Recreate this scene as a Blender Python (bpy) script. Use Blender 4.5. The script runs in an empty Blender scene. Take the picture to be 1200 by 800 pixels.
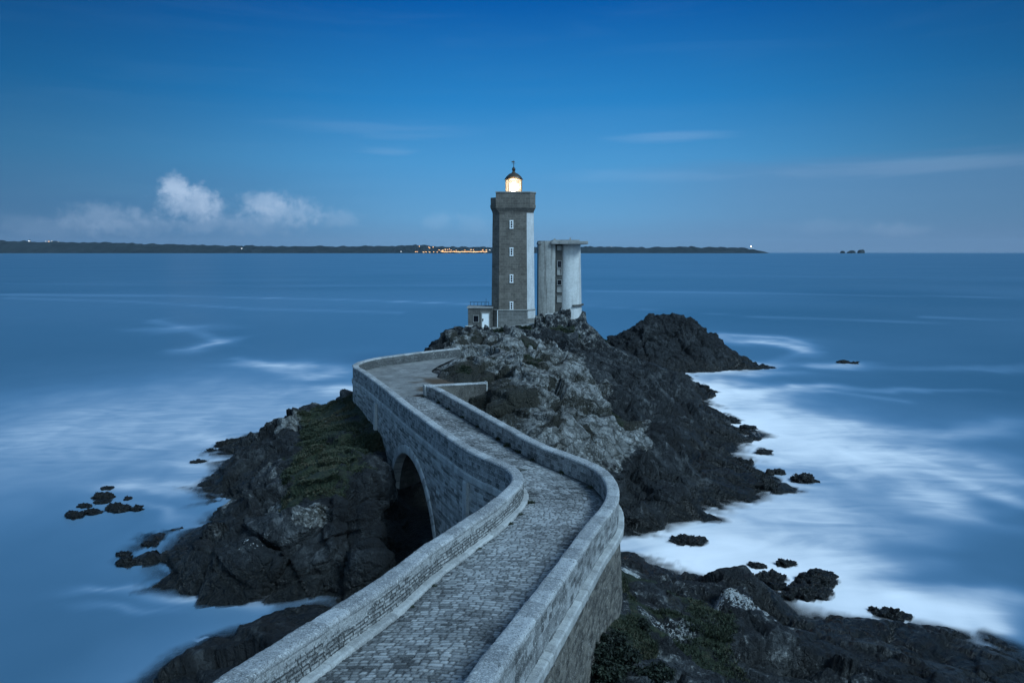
import bpy, math, random
import numpy as np
from mathutils import Vector
from mathutils.bvhtree import BVHTree

random.seed(7)
rng = np.random.default_rng(11)
scene = bpy.context.scene
COL = scene.collection

# ------------------------------------------------------------------ survey
# the place was surveyed from the photograph: a sight line (two angles from the
# look-out, 20.6 m above the sea) and a height or a distance give a point
FOC, ZC, HOR = 850.0, 20.6, 105.0
TH = math.atan(HOR / FOC)
CT, ST = math.cos(TH), math.sin(TH)

def sight(x, y):
    u = (x - 600) / FOC
    v = -(y - 400) / FOC
    return (u, CT + v * ST, -ST + v * CT)

def at_z(x, y, z):
    d = sight(x, y)
    t = (z - ZC) / d[2]
    return (d[0] * t, d[1] * t, z)

def at_y(x, y, Y):
    d = sight(x, y)
    t = Y / d[1]
    return (d[0] * t, Y, ZC + d[2] * t)

# ------------------------------------------------------------------ noise
def _h(ix, iy, iz, seed):
    h = (ix.astype(np.int64) * 374761393 + iy.astype(np.int64) * 668265263 + iz.astype(np.int64) * 2147483647 + seed * 974711) & 0xFFFFFFFF
    h = ((h ^ (h >> 13)) * 1274126177) & 0xFFFFFFFF
    h = ((h ^ (h >> 16)) * 2246822519) & 0xFFFFFFFF
    h = h ^ (h >> 15)
    return (h & 0xFFFFFF) / float(0x1000000)

def vnoise(p, seed=0):
    f = np.floor(p).astype(np.int64)
    t = p - f
    t = t * t * t * (t * (t * 6 - 15) + 10)
    r = 0
    for dx in (0, 1):
        wx = t[:, 0] if dx else 1 - t[:, 0]
        for dy in (0, 1):
            wy = t[:, 1] if dy else 1 - t[:, 1]
            for dz in (0, 1):
                wz = t[:, 2] if dz else 1 - t[:, 2]
                r = r + wx * wy * wz * _h(f[:, 0] + dx, f[:, 1] + dy, f[:, 2] + dz, seed)
    return r * 2 - 1

def fbm(p, seed=0, oct=4, gain=0.5):
    r, a, s = 0, 1.0, 1.0
    for i in range(oct):
        r = r + a * vnoise(p * s + 17.3 * i, seed + i)
        a *= gain
        s *= 2.03
    return r

def ridged(p, seed=0, oct=4):
    r, a, s = 0, 1.0, 1.0
    for i in range(oct):
        r = r + a * (1 - 2 * np.abs(vnoise(p * s + 9.1 * i, seed + i)))
        a *= 0.5
        s *= 2.1
    return r

def facets(p, seed=0):
    """broken-block relief: every cell of a jittered lattice carries its own tilted plane; also the distance to the cell border"""
    f = np.floor(p).astype(np.int64)
    n = len(p)
    d1 = np.full(n, 1e9)
    d2 = np.full(n, 1e9)
    hv = np.zeros(n)
    for dx in (-1, 0, 1):
        for dy in (-1, 0, 1):
            for dz in (-1, 0, 1):
                c = f + np.array([dx, dy, dz])
                a = _h(c[:, 0], c[:, 1], c[:, 2], seed)
                b = _h(c[:, 0], c[:, 1], c[:, 2], seed + 1)
                g = _h(c[:, 0], c[:, 1], c[:, 2], seed + 2)
                q = p - (c + np.stack([a, b, g], 1))
                d = (q * q).sum(1)
                gx = _h(c[:, 0], c[:, 1], c[:, 2], seed + 3) - .5
                gy = _h(c[:, 0], c[:, 1], c[:, 2], seed + 4) - .5
                gz = _h(c[:, 0], c[:, 1], c[:, 2], seed + 5) - .5
                o = (a * 7.13 + b * 3.7) % 1.0 - .5
                hh = o * 1.2 + 2.4 * (q[:, 0] * gx + q[:, 1] * gy + q[:, 2] * gz)
                near = d < d1
                d2 = np.where(near, d1, np.minimum(d2, d))
                hv = np.where(near, hh, hv)
                d1 = np.where(near, d, d1)
    return hv, np.sqrt(d2) - np.sqrt(d1)

def sstep(a, b, x):
    t = np.clip((x - a) / (b - a), 0, 1)
    return t * t * (3 - 2 * t)

# ------------------------------------------------------------------ objects
def tag(o, label=None, cat=None, group=None, kind=None):
    if label: o['label'] = label
    if cat: o['category'] = cat
    if group: o['group'] = group
    if kind: o['kind'] = kind
    return o

def empty(name, loc, label, cat, group=None):
    o = bpy.data.objects.new(name, None)
    o.empty_display_size = 0.5
    COL.objects.link(o)
    o.location = loc
    return tag(o, label, cat, group)

def link(name, me, mat, parent=None, smooth=False):
    o = bpy.data.objects.new(name, me)
    if mat is not None:
        for m in (mat if isinstance(mat, (list, tuple)) else [mat]):
            me.materials.append(m)
    COL.objects.link(o)
    if smooth:
        me.polygons.foreach_set('use_smooth', [True] * len(me.polygons))
    if parent is not None:
        o.parent = parent
        o.location = -Vector(parent.location)
    return o

def grid_mesh(name, V, nu, nv, attrs=None, flip=False, close_u=False, uv=None):
    """V: (nu*nv,3), index = i*nv+j"""
    V = np.asarray(V, dtype=np.float32)
    nI = nu if close_u else nu - 1
    i = np.arange(nI)
    j = np.arange(nv - 1)
    I, J = np.meshgrid(i, j, indexing='ij')
    I2 = (I + 1) % nu
    a = I * nv + J
    b = I2 * nv + J
    c = I2 * nv + J + 1
    d = I * nv + J + 1
    F = np.stack([a, b, c, d] if not flip else [a, d, c, b], -1).reshape(-1, 4)
    return np_mesh(name, V, F, attrs, uv)

def np_mesh(name, V, F, attrs=None, uv=None):
    F = np.asarray(F, dtype=np.int32)
    me = bpy.data.meshes.new(name)
    k = F.shape[1]
    me.vertices.add(len(V))
    me.vertices.foreach_set('co', np.asarray(V, dtype=np.float32).ravel())
    me.loops.add(F.size)
    me.loops.foreach_set('vertex_index', F.ravel())
    me.polygons.add(len(F))
    me.polygons.foreach_set('loop_start', np.arange(0, F.size, k, dtype=np.int32))
    me.polygons.foreach_set('loop_total', np.full(len(F), k, dtype=np.int32))
    me.update(calc_edges=True)
    me.validate()
    for kx, arr in (attrs or {}).items():
        at = me.attributes.new(kx, 'FLOAT', 'POINT')
        at.data.foreach_set('value', np.asarray(arr, dtype=np.float32))
    if uv is not None:
        l = me.uv_layers.new(name='UVMap')
        l.data.foreach_set('uv', np.asarray(uv, dtype=np.float32)[F.ravel()].ravel())
    return me

class MB:
    """collects boxes, prisms and lathes into one mesh; faces may carry a material index"""
    def __init__(s):
        s.v, s.f, s.m, s.sm = [], [], [], []
    def add(s, vs, fs, mi=0, smooth=False):
        b = len(s.v)
        s.v += [tuple(v) for v in vs]
        for f in fs:
            s.f.append([b + i for i in f]); s.m.append(mi); s.sm.append(smooth)
    def box(s, c, d, rz=0, mi=0, bev=0.0):
        x, y, z = d[0] / 2, d[1] / 2, d[2] / 2
        cr, sr = math.cos(rz), math.sin(rz)
        def P(a, b, e):
            return (c[0] + a * cr - b * sr, c[1] + a * sr + b * cr, c[2] + e)
        if bev <= 0:
            vs = [P(a * x, b * y, e * z) for e in (-1, 1) for a, b in ((-1, -1), (1, -1), (1, 1), (-1, 1))]
            s.add(vs, [(3, 2, 1, 0), (4, 5, 6, 7), (0, 1, 5, 4), (1, 2, 6, 5), (2, 3, 7, 6), (3, 0, 4, 7)], mi)
        else:
            B = bev
            o = [(-x + B, -y), (x - B, -y), (x, -y + B), (x, y - B), (x - B, y), (-x + B, y), (-x, y - B), (-x, -y + B)]
            i = [(a * (x - B) / x, b * (y - B) / y) for a, b in o]
            rings = [[P(a, b, -z) for a, b in i], [P(a, b, -z + B) for a, b in o], [P(a, b, z - B) for a, b in o], [P(a, b, z) for a, b in i]]
            s.loft(rings, mi)
    def loft(s, rings, mi=0, smooth=False, cap=True):
        n = len(rings[0])
        vs = [p for r in rings for p in r]
        fs = []
        for k in range(len(rings) - 1):
            for i in range(n):
                j = (i + 1) % n
                fs.append((k * n + i, k * n + j, (k + 1) * n + j, (k + 1) * n + i))
        s.add(vs, fs, mi, smooth)
        if cap:
            s.add(rings[0], [tuple(range(n))[::-1]], mi)
            s.add(rings[-1], [tuple(range(n))], mi)
    def lathe(s, prof, c, n=24, mi=0, smooth=True, rot=0.0):
        rings = [[(c[0] + r * math.cos(2 * math.pi * k / n + rot), c[1] + r * math.sin(2 * math.pi * k / n + rot), c[2] + z) for k in range(n)] for r, z in prof]
        s.loft(rings, mi, smooth)
    def tube(s, p, q, r, n=8, mi=0):
        p, q = Vector(p), Vector(q)
        d = (q - p).normalized()
        a = d.orthogonal().normalized()
        b = d.cross(a)
        s.loft([[tuple(e + r * (a * math.cos(2 * math.pi * k / n) + b * math.sin(2 * math.pi * k / n))) for k in range(n)] for e in (p, q)], mi, True)
    def build(s, name, mat, parent=None, uvfun=None):
        me = bpy.data.meshes.new(name)
        me.from_pydata(s.v, [], s.f)
        me.polygons.foreach_set('material_index', s.m)
        me.polygons.foreach_set('use_smooth', s.sm)
        me.update()
        if mat is not None and mat.name in MASONRY:
            me.attributes.new('tone', 'FLOAT', 'POINT').data.foreach_set('value', [.55] * len(me.vertices))
        if uvfun:
            l = me.uv_layers.new(name='UVMap')
            for p in me.polygons:
                for li in p.loop_indices:
                    l.data[li].uv = uvfun(me.vertices[me.loops[li].vertex_index].co, p.normal)
        return link(name, me, mat, parent)

# ------------------------------------------------------------------ materials
class NB:
    def __init__(s, name, tree=None):
        if tree is None:
            s.mat = bpy.data.materials.new(name)
            s.mat.use_nodes = True
            tree = s.mat.node_tree
        s.t = tree
        s.t.nodes.clear()
    def n(s, ty, **kw):
        nd = s.t.nodes.new(ty)
        for k, v in kw.items():
            setattr(nd, k, v)
        return nd
    def l(s, a, b):
        s.t.links.new(a, b)
    def put(s, sock, v):
        if hasattr(v, 'is_linked') or isinstance(v, bpy.types.NodeSocket):
            s.l(v, sock)
        elif isinstance(v, (tuple, list)) and sock.type == 'RGBA' and len(v) == 3:
            sock.default_value = (*v, 1)
        else:
            sock.default_value = v
    def math(s, op, a, b=0.0, c=0.0, clamp=False):
        nd = s.n('ShaderNodeMath', operation=op, use_clamp=clamp)
        s.put(nd.inputs[0], a); s.put(nd.inputs[1], b); s.put(nd.inputs[2], c)
        return nd.outputs[0]
    def mix(s, f, a, b, mode='MIX'):
        nd = s.n('ShaderNodeMix', data_type='RGBA', blend_type=mode)
        s.put(nd.inputs[0], f); s.put(nd.inputs[6], a); s.put(nd.inputs[7], b)
        return nd.outputs[2]
    def rng(s, v, a, b, c=0.0, d=1.0, smooth=False):
        nd = s.n('ShaderNodeMapRange', interpolation_type='SMOOTHSTEP' if smooth else 'LINEAR')
        s.put(nd.inputs[0], v); s.put(nd.inputs[1], a); s.put(nd.inputs[2], b); s.put(nd.inputs[3], c); s.put(nd.inputs[4], d)
        return nd.outputs[0]
    def ramp(s, f, stops, interp='LINEAR'):
        nd = s.n('ShaderNodeValToRGB')
        e = nd.color_ramp
        e.interpolation = interp
        while len(e.elements) < len(stops): e.elements.new(0.5)
        for el, (p, c) in zip(e.elements, stops):
            el.position = p; el.color = (*c, 1)
        s.put(nd.inputs[0], f)
        return nd.outputs[0]
    def coord(s, which='Object', scale=None, rot=None):
        c = s.n('ShaderNodeTexCoord').outputs[which]
        if scale is not None or rot is not None:
            m = s.n('ShaderNodeMapping')
            s.l(c, m.inputs[0])
            if scale is not None: m.inputs['Scale'].default_value = scale
            if rot is not None: m.inputs['Rotation'].default_value = rot
            c = m.outputs[0]
        return c
    def noise(s, v, sc, det=4, rough=0.55, dist=0.0):
        nd = s.n('ShaderNodeTexNoise')
        if v is not None: s.l(v, nd.inputs['Vector'])
        nd.inputs['Scale'].default_value = sc; nd.inputs['Detail'].default_value = det
        nd.inputs['Roughness'].default_value = rough; nd.inputs['Distortion'].default_value = dist
        return nd.outputs['Fac']
    def voro(s, v, sc, feat='F1', out='Distance', rand=1.0):
        nd = s.n('ShaderNodeTexVoronoi', feature=feat)
        s.l(v, nd.inputs['Vector']); nd.inputs['Scale'].default_value = sc
        nd.inputs['Randomness'].default_value = rand
        return nd.outputs[out]
    def attr(s, name):
        return s.n('ShaderNodeAttribute', attribute_name=name).outputs['Fac']
    def bump(s, h, st=0.5, dist=0.1, nrm=None):
        nd = s.n('ShaderNodeBump')
        nd.inputs['Strength'].default_value = st; nd.inputs['Distance'].default_value = dist
        s.l(h, nd.inputs['Height'])
        if nrm is not None: s.l(nrm, nd.inputs['Normal'])
        return nd.outputs[0]
    def principled(s, col, rough=0.8, nrm=None, spec=0.3, **kw):
        b = s.n('ShaderNodeBsdfPrincipled')
        s.put(b.inputs['Base Color'], col); s.put(b.inputs['Roughness'], rough)
        b.inputs['Specular IOR Level'].default_value = spec
        if nrm is not None: s.l(nrm, b.inputs['Normal'])
        for k, v in kw.items(): s.put(b.inputs[k], v)
        return b.outputs[0]
    def out(s, sh):
        o = s.n('ShaderNodeOutputMaterial')
        s.l(sh, o.inputs[0])
        return s.mat

def rock_material():
    b = NB('sea_rock')
    c = b.coord('Object')
    def warped(sc, amt, seed):
        nz = b.n('ShaderNodeTexNoise'); b.l(c, nz.inputs['Vector']); nz.inputs['Scale'].default_value = sc; nz.inputs['Detail'].default_value = 3
        v = b.n('ShaderNodeVectorMath', operation='MULTIPLY_ADD')
        b.l(nz.outputs['Color'], v.inputs[0]); v.inputs[1].default_value = (amt,) * 3; b.l(c, v.inputs[2])
        return v.outputs[0]
    w1 = warped(.8, 1.2, 0); w2 = warped(2.5, .5, 1)
    big = b.noise(c, 0.22, 6, 0.6)
    mid = b.noise(c, 1.1, 9, 0.68)
    fine = b.noise(c, 6.0, 7, 0.72)
    grit = b.noise(c, 22.0, 4, 0.7)
    strata = b.noise(b.coord('Object', (2.6, 2.6, 0.45), (0.25, 0.35, 0.4)), 1.0, 7, 0.65, 0.8)
    v1 = b.voro(w1, 0.75, 'F1'); e1 = b.voro(w1, 0.75, 'DISTANCE_TO_EDGE')
    v2 = b.voro(w2, 2.3, 'F1'); e2 = b.voro(w2, 2.3, 'DISTANCE_TO_EDGE')
    cell = b.n('ShaderNodeSeparateColor'); b.l(b.voro(w2, 2.3, 'F1', 'Color'), cell.inputs[0])
    t = b.math('ADD', b.math('MULTIPLY', mid, .3), b.math('ADD', b.math('MULTIPLY', strata, .3), b.math('ADD', b.math('MULTIPLY', big, .3), b.math('ADD', b.math('MULTIPLY', cell.outputs[0], .1), b.math('MULTIPLY', b.math('SUBTRACT', b.attr('lay'), .5), .22)))))
    dark = b.ramp(t, [(0.36, (.003, .0038, .005)), (0.46, (.007, .0088, .0105)), (0.54, (.017, .020, .0225)), (0.62, (.05, .055, .058)), (.74, (.14, .147, .15))])
    tp = b.math('ADD', b.math('MULTIPLY', mid, .52), b.math('ADD', b.math('MULTIPLY', fine, .30), b.math('MULTIPLY', cell.outputs[1], .18)))
    pale = b.ramp(tp, [(0.32, (.04, .041, .04)), (0.42, (.105, .107, .102)), (0.52, (.205, .207, .198)), (0.64, (.34, .345, .335)), (.78, (.5, .5, .49))])
    # earth and moss packed in the joints between the blocks
    jt = b.rng(b.math('ADD', e1, b.math('MULTIPLY', b.math('SUBTRACT', fine, .5), .12)), .015, .085, 1, 0, True)
    pale = b.mix(b.math('MULTIPLY', jt, .6), pale, (.028, .028, .022))
    pm = b.attr('pale')
    pf = b.rng(b.math('ADD', pm, b.math('ADD', b.math('MULTIPLY', b.math('SUBTRACT', mid, .5), 1.5), b.math('MULTIPLY', b.math('SUBTRACT', fine, .5), .6))), 0.3, 0.62, 0, 1, True)
    col = b.mix(pf, dark, pale)
    sp = b.math('MULTIPLY', b.rng(fine, 0.57, 0.63, 0, 1, True), b.math('MULTIPLY', b.rng(mid, .5, .6, 0, 1), b.rng(pm, .15, .5, 0, .85)))
    col = b.mix(sp, col, (.56, .57, .55))
    wm = b.rng(b.math('ADD', b.attr('white'), b.math('ADD', b.math('MULTIPLY', b.math('SUBTRACT', fine, .5), 1.8), b.math('MULTIPLY', b.math('SUBTRACT', mid, .5), .8))), .42, .52, 0, 1, True)
    col = b.mix(wm, col, b.ramp(grit, [(.35, (.3, .31, .3)), (.6, (.62, .63, .62))]))
    bm = b.rng(b.math('ADD', b.attr('brown'), b.math('ADD', b.math('MULTIPLY', b.math('SUBTRACT', mid, .5), 1.2), b.math('MULTIPLY', b.math('SUBTRACT', fine, .5), 1.5))), .42, .62, 0, 1, True)
    col = b.mix(bm, col, b.ramp(fine, [(0.3, (.010, .011, .008)), (0.6, (.03, .029, .021)), (.75, (.07, .064, .05))]))
    gm = b.rng(b.math('ADD', b.attr('grass'), b.math('ADD', b.math('MULTIPLY', b.math('SUBTRACT', mid, .5), 1.3), b.math('MULTIPLY', b.math('SUBTRACT', fine, .5), 1.0))), .4, .6, 0, 1, True)
    col = b.mix(gm, col, b.ramp(b.noise(c, 2.0, 7, .72), [(0.35, (.010, .017, .008)), (0.52, (.022, .033, .015)), (0.64, (.045, .045, .026)), (.75, (.075, .062, .043))]))
    z = b.n('ShaderNodeSeparateXYZ')
    b.l(b.n('ShaderNodeNewGeometry').outputs['Position'], z.inputs[0])
    tide = b.rng(b.math('ADD', z.outputs[2], b.math('ADD', b.math('MULTIPLY', b.math('SUBTRACT', big, .5), 3.5), b.math('MULTIPLY', b.math('SUBTRACT', mid, .5), 1.5))), 0.6, 2.6, 1, 0, True)
    col = b.mix(b.math('MULTIPLY', tide, .8), col, b.ramp(b.math('ADD', b.math('MULTIPLY', fine, .6), b.math('MULTIPLY', strata, .4)), [(0.35, (.006, .007, .0075)), (.55, (.017, .0175, .016)), (0.75, (.05, .048, .04))]))
    rough = b.rng(tide, 0, 1, .85, .36)
    h = b.math('ADD', b.math('MULTIPLY', mid, .55), b.math('MULTIPLY', fine, .2))
    h = b.math('ADD', h, b.math('ADD', b.math('MULTIPLY', b.rng(e1, 0, .12, 0, 1), .26), b.math('MULTIPLY', b.rng(e2, 0, .14, 0, 1), .10)))
    h = b.math('ADD', h, b.math('ADD', b.math('MULTIPLY', cell.outputs[2], .10), b.math('MULTIPLY', strata, .95)))
    h = b.math('ADD', h, b.math('MULTIPLY', grit, .05))
    nr = b.bump(h, 1.0, .6)
    return b.out(b.principled(col, rough, nr, .35))

MASONRY = set()
def masonry_material(name, lo, hi, mortar, lichen=.5, stain=.4):
    b = NB(name)
    MASONRY.add(name)
    c = b.coord('Object')
    tone = b.attr('tone'); mort = b.attr('mort')
    n1 = b.noise(c, 1.1, 6, .62); n2 = b.noise(c, 9.0, 6, .7); n3 = b.noise(c, 34.0, 4, .7)
    t = b.math('ADD', b.math('MULTIPLY', tone, .6), b.math('ADD', b.math('MULTIPLY', n2, .45), b.math('MULTIPLY', n3, .5)))
    col = b.mix(b.rng(t, .48, 1.1), lo, hi)
    col = b.mix(b.math('MULTIPLY', mort, b.rng(n2, .35, .6, .45, .95)), col, mortar)
    st = b.noise(b.coord('Object', (1, 1, .22)), 1.6, 5, .7)
    col = b.mix(b.math('MULTIPLY', b.rng(st, .5, .72, 0, 1, True), stain), col, tuple(x * .28 for x in lo))
    lw = b.math('MULTIPLY', b.rng(n2, .56, .66, 0, 1, True), b.rng(n1, .42, .6, 0, lichen))
    col = b.mix(lw, col, (.6, .6, .57))
    lb = b.math('MULTIPLY', b.rng(b.noise(c, 11.0, 6, .78, .5), .53, .62, 0, 1, True), b.rng(n1, .66, .40, 0, lichen))
    col = b.mix(lb, col, (.05, .052, .05))
    n4 = b.noise(c, 26.0, 3, .6)
    col = b.mix(b.math('MULTIPLY', b.rng(n4, .57, .63, 0, 1, True), .55 * lichen), col, (.62, .63, .61))
    col = b.mix(b.math('MULTIPLY', b.rng(n4, .43, .37, 0, 1, True), .6 * lichen), col, (.04, .042, .042))
    h = b.math('ADD', b.math('MULTIPLY', n2, .6), b.math('MULTIPLY', n3, .5))
    return b.out(b.principled(col, .9, b.bump(h, .9, .035), .25))

def wall_material(name, lo, hi, scale=1.0, brick=None, streak=.35, dirt=(.03, .03, .028), lichen=0.0):
    """weathered render or coursed stone on a UV in metres"""
    b = NB(name)
    c = b.coord('Object')
    uv = b.coord('UV')
    n1 = b.noise(c, .5 * scale, 6, .65); n2 = b.noise(c, 4.0 * scale, 6, .7)
    col = b.mix(b.rng(b.math('ADD', b.math('MULTIPLY', n1, .5), b.math('MULTIPLY', n2, .5)), .35, .65), lo, hi)
    h = b.math('MULTIPLY', n2, .4)
    if brick:
        br = b.n('ShaderNodeTexBrick')
        b.l(uv, br.inputs['Vector'])
        br.inputs['Color1'].default_value = (.35, .35, .35, 1); br.inputs['Color2'].default_value = (.75, .75, .75, 1)
        br.inputs['Mortar'].default_value = (1, 1, 1, 1)
        br.inputs['Scale'].default_value = 1
        br.inputs['Brick Width'].default_value = brick[0]; br.inputs['Row Height'].default_value = brick[1]
        br.inputs['Mortar Size'].default_value = .018
        col = b.mix(.55, col, b.mix(1.0, col, b.mix(1.0, br.outputs['Color'], (1.7, 1.7, 1.7), 'MULTIPLY'), 'MULTIPLY'))
        h = b.math('SUBTRACT', h, b.math('MULTIPLY', br.outputs['Fac'], .5))
    sv = b.noise(b.coord('Object', (1.6, 1.6, .09)), 1.0, 6, .72)
    col = b.mix(b.math('MULTIPLY', b.rng(sv, .48, .7, 0, 1, True), streak), col, dirt)
    return b.out(b.principled(col, .85, b.bump(h, .5, .05), .25))

def plain(name, col, rough=.6, metal=0.0, var=.25):
    b = NB(name)
    n = b.noise(b.coord('Object'), 3.0, 5, .6)
    cc = b.mix(b.rng(n, .3, .7, 0, 1), tuple(x * (1 - var) for x in col), tuple(min(1, x * (1 + var)) for x in col))
    return b.out(b.principled(cc, rough, None, .4, Metallic=metal))

def glow(name, col, st):
    b = NB(name)
    e = b.n('ShaderNodeEmission')
    e.inputs[0].default_value = (*col, 1); e.inputs[1].default_value = st
    return b.out(e.outputs[0])

def glass_dark():
    b = NB('dark_glass')
    return b.out(b.principled((.008, .01, .014), .12, None, .5))

M = {}
M['rock'] = rock_material()
M['parapet'] = masonry_material('parapet_masonry', (.045, .047, .048), (.36, .365, .36), (.41, .415, .41), .9, .75)
M['coping'] = masonry_material('lichened_coping', (.12, .124, .126), (.53, .535, .53), (.05, .05, .05), 1.0, .5)
M['bridge'] = masonry_material('bridge_masonry', (.085, .085, .082), (.42, .42, .405), (.46, .46, .445), .4, .65)
M['rubble'] = masonry_material('rubble_masonry', (.03, .027, .023), (.17, .155, .13), (.13, .125, .115), .3, .7)
M['ring'] = masonry_material('dressed_stone', (.2, .2, .195), (.56, .56, .54), (.16, .16, .15), .4, .4)
M['barrel'] = masonry_material('shaded_barrel_stone', (.03, .03, .028), (.11, .107, .1), (.05, .05, .047), .1, .6)  # darker than the bridge stone: shade inside the arch put into the colour
M['setts'] = masonry_material('granite_setts', (.06, .062, .063), (.40, .405, .40), (.014, .014, .013), .2, .4)
M['granite'] = wall_material('grey_granite', (.088, .077, .064), (.165, .147, .125), 1.0, (.8, .4), .25)
M['granite_low'] = wall_material('plinth_granite', (.11, .108, .1), (.19, .185, .17), 1.0, (.9, .45), .3)
M['annex'] = wall_material('annex_granite', (.06, .058, .053), (.13, .124, .112), 1.3, (.6, .35), .6, (.03, .03, .027))
M['white'] = wall_material('white_render', (.34, .35, .35), (.52, .525, .52), 1.2, None, .5, (.2, .195, .18))
M['radar_white'] = wall_material('weathered_white_concrete', (.36, .36, .345), (.54, .54, .52), .8, None, .4, (.17, .16, .14))
M['radar_grey'] = wall_material('streaked_concrete', (.19, .185, .172), (.33, .325, .3), .8, None, .85, (.06, .054, .046))
M['slab'] = wall_material('slab_concrete', (.16, .158, .15), (.3, .295, .28), 1.2, None, .5, (.06, .055, .05))
M['recess'] = plain('recess_concrete', (.06, .058, .052), .9)
M['frame'] = plain('white_paint', (.75, .75, .73), .5, 0, .05)
M['glass'] = glass_dark()
M['metal'] = plain('dark_iron', (.03, .03, .03), .5, .6)
M['dome'] = plain('bronzed_dome', (.07, .055, .04), .5, .5)
M['coast'] = None

# ------------------------------------------------------------------ causeway lines
def roadz(y):
    K = [(395, 8.0), (460, 8.0), (560, 8.3), (620, 8.9), (700, 9.9), (800, 11.1), (900, 12)]
    for (a, za), (b_, zb) in zip(K, K[1:]):
        if a <= y <= b_: return za + (zb - za) * (y - a) / (b_ - a)

LPX = [(538, 407.5), (512.5, 410), (490, 412.5), (467.5, 415.5), (445, 418.5), (430, 421.5), (419, 425.3), (416.5, 428.8), (425.5, 434.2), (440.5, 444.7), (455.5, 456), (472, 469.5), (490, 483), (500, 490), (516, 502), (532, 513), (552, 526), (574, 536), (590, 543), (602, 550), (607, 560), (602, 569), (588, 582), (570, 596), (548, 610), (520, 629), (502, 640), (450, 680), (390, 717.5), (360, 737), (320, 762), (280, 788)]
RPX = [(502, 450.7), (514, 455), (532, 465), (550, 474.7), (572.5, 487.5), (597.5, 501), (616, 511.6), (635, 521), (657.5, 529.4), (680, 537.8), (698.7, 546), (710, 555.6), (716.5, 565), (718.4, 576), (715.6, 587.5), (706, 600.6), (691, 619), (660, 662.5), (630, 702.5), (597.5, 745), (565, 790)]
def survey(P, ext):
    q = [at_z(x, y, roadz(y) + 1.0) for x, y in P]
    return np.array(q + ext)
def spline(P, n=24):
    P = np.asarray(P, float)
    Q = np.vstack([2 * P[0] - P[1], P, 2 * P[-1] - P[-2]])
    out = []
    for i in range(1, len(Q) - 2):
        a, b_, c, d = Q[i - 1], Q[i], Q[i + 1], Q[i + 2]
        for k in range(n):
            t = k / n
            out.append(.5 * ((2 * b_) + (-a + c) * t + (2 * a - 5 * b_ + 4 * c - d) * t * t + (-a + 3 * b_ - 3 * c + d) * t ** 3))
    out.append(P[-1])
    return np.array(out)
def smooth(P, it):
    P = P.copy()
    for _ in range(it):
        P[1:-1] = .25 * P[:-2] + .5 * P[1:-1] + .25 * P[2:]
    return P
def arclen(P):
    return np.concatenate([[0], np.cumsum(np.linalg.norm(np.diff(P[:, :2], axis=0), axis=1))])
def resample(P, s):
    a = arclen(P)
    return np.stack([np.interp(s, a, P[:, k]) for k in range(3)], 1)
def stations(P, k=.0021, lo=.034, hi=.16):
    a = arclen(P)
    s, out = 0.0, []
    while s < a[-1]:
        out.append(s)
        y = np.interp(s, a, P[:, 1])
        s += min(hi, max(lo, k * abs(y)))
    out.append(a[-1])
    return np.array(out)
Lc = smooth(spline(survey(LPX, [(-6.3, 10.5, 12.42), (-7.1, 6.0, 13.0)])), 60)
Rc = smooth(spline(survey(RPX, [(-1.45, 10.5, 12.42), (-2.5, 6.0, 13.0)])), 60)
def normals(P):
    T = np.gradient(P[:, :2], axis=0)
    T /= np.linalg.norm(T, axis=1)[:, None] + 1e-9
    return np.stack([-T[:, 1], T[:, 0]], 1)      # left of travel; travel is from the lighthouse towards the look-out

# paired points across the road (station along each line)
aL, aR = arclen(Lc), arclen(Rc)
def sta(P, a, xy):
    return a[np.argmin((P[:, 0] - xy[0]) ** 2 + (P[:, 1] - xy[1]) ** 2)]
PAIRS = [((-11.2, 62.6), (-7.40, 63.27)), ((-8.6, 56.1), (-4.3, 56.8)), ((-6.83, 51.8), (-2.2, 51.4)), ((-4.71, 46.65), (-.2, 47.0)), ((-2.4, 41.4), (1.9, 42.2)), ((-.6, 38.5), (3.4, 39.8)), ((.2, 36.6), (4.7, 37.0)), ((.3, 35.5), (4.9, 34.9)), ((.08, 34.0), (4.7, 32.7)), ((-.5, 32.0), (4.2, 30.5)), ((-1.8, 28.35), (3.04, 27.3)), ((-3.0, 24.9), (2.2, 24.2)), ((-3.92, 21.1), (1.1, 20.5)), ((-5.07, 17.0), (.1, 16.7)), ((-5.66, 14.1), (-.65, 13.9)), ((-7.1, 6.0), (-2.5, 6.0))]
pL = np.array([sta(Lc, aL, p) for p, q in PAIRS]); pR = np.array([sta(Rc, aR, q) for p, q in PAIRS])
pL[-1], pR[-1] = aL[-1], aR[-1]; pR[0] = 0
tt = np.linspace(0, len(PAIRS) - 1, 900)
sL_ = smooth(np.interp(tt, np.arange(len(PAIRS)), pL)[:, None], 40)[:, 0]
sR_ = smooth(np.interp(tt, np.arange(len(PAIRS)), pR)[:, None], 40)[:, 0]
MID = .5 * (resample(Lc, sL_) + resample(Rc, sR_))
MID = np.vstack([np.array([[-6.0, 84, 9.0], [-11.5, 78.5, 9.0], [-12.4, 72.5, 9.0], [-11.2, 67.5, 9.0]]), MID])
def road_dist(X, Y):
    """distance to the road's middle line and the road level there"""
    m = resample(MID, np.linspace(0, arclen(MID)[-1], 160))
    d = np.full(X.shape, 1e9); zz = np.zeros(X.shape)
    for p in m:
        e = np.hypot(X - p[0], Y - p[1])
        k = e < d
        d = np.where(k, e, d); zz = np.where(k, p[2] - 1.0, zz)
    return d, zz

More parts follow.
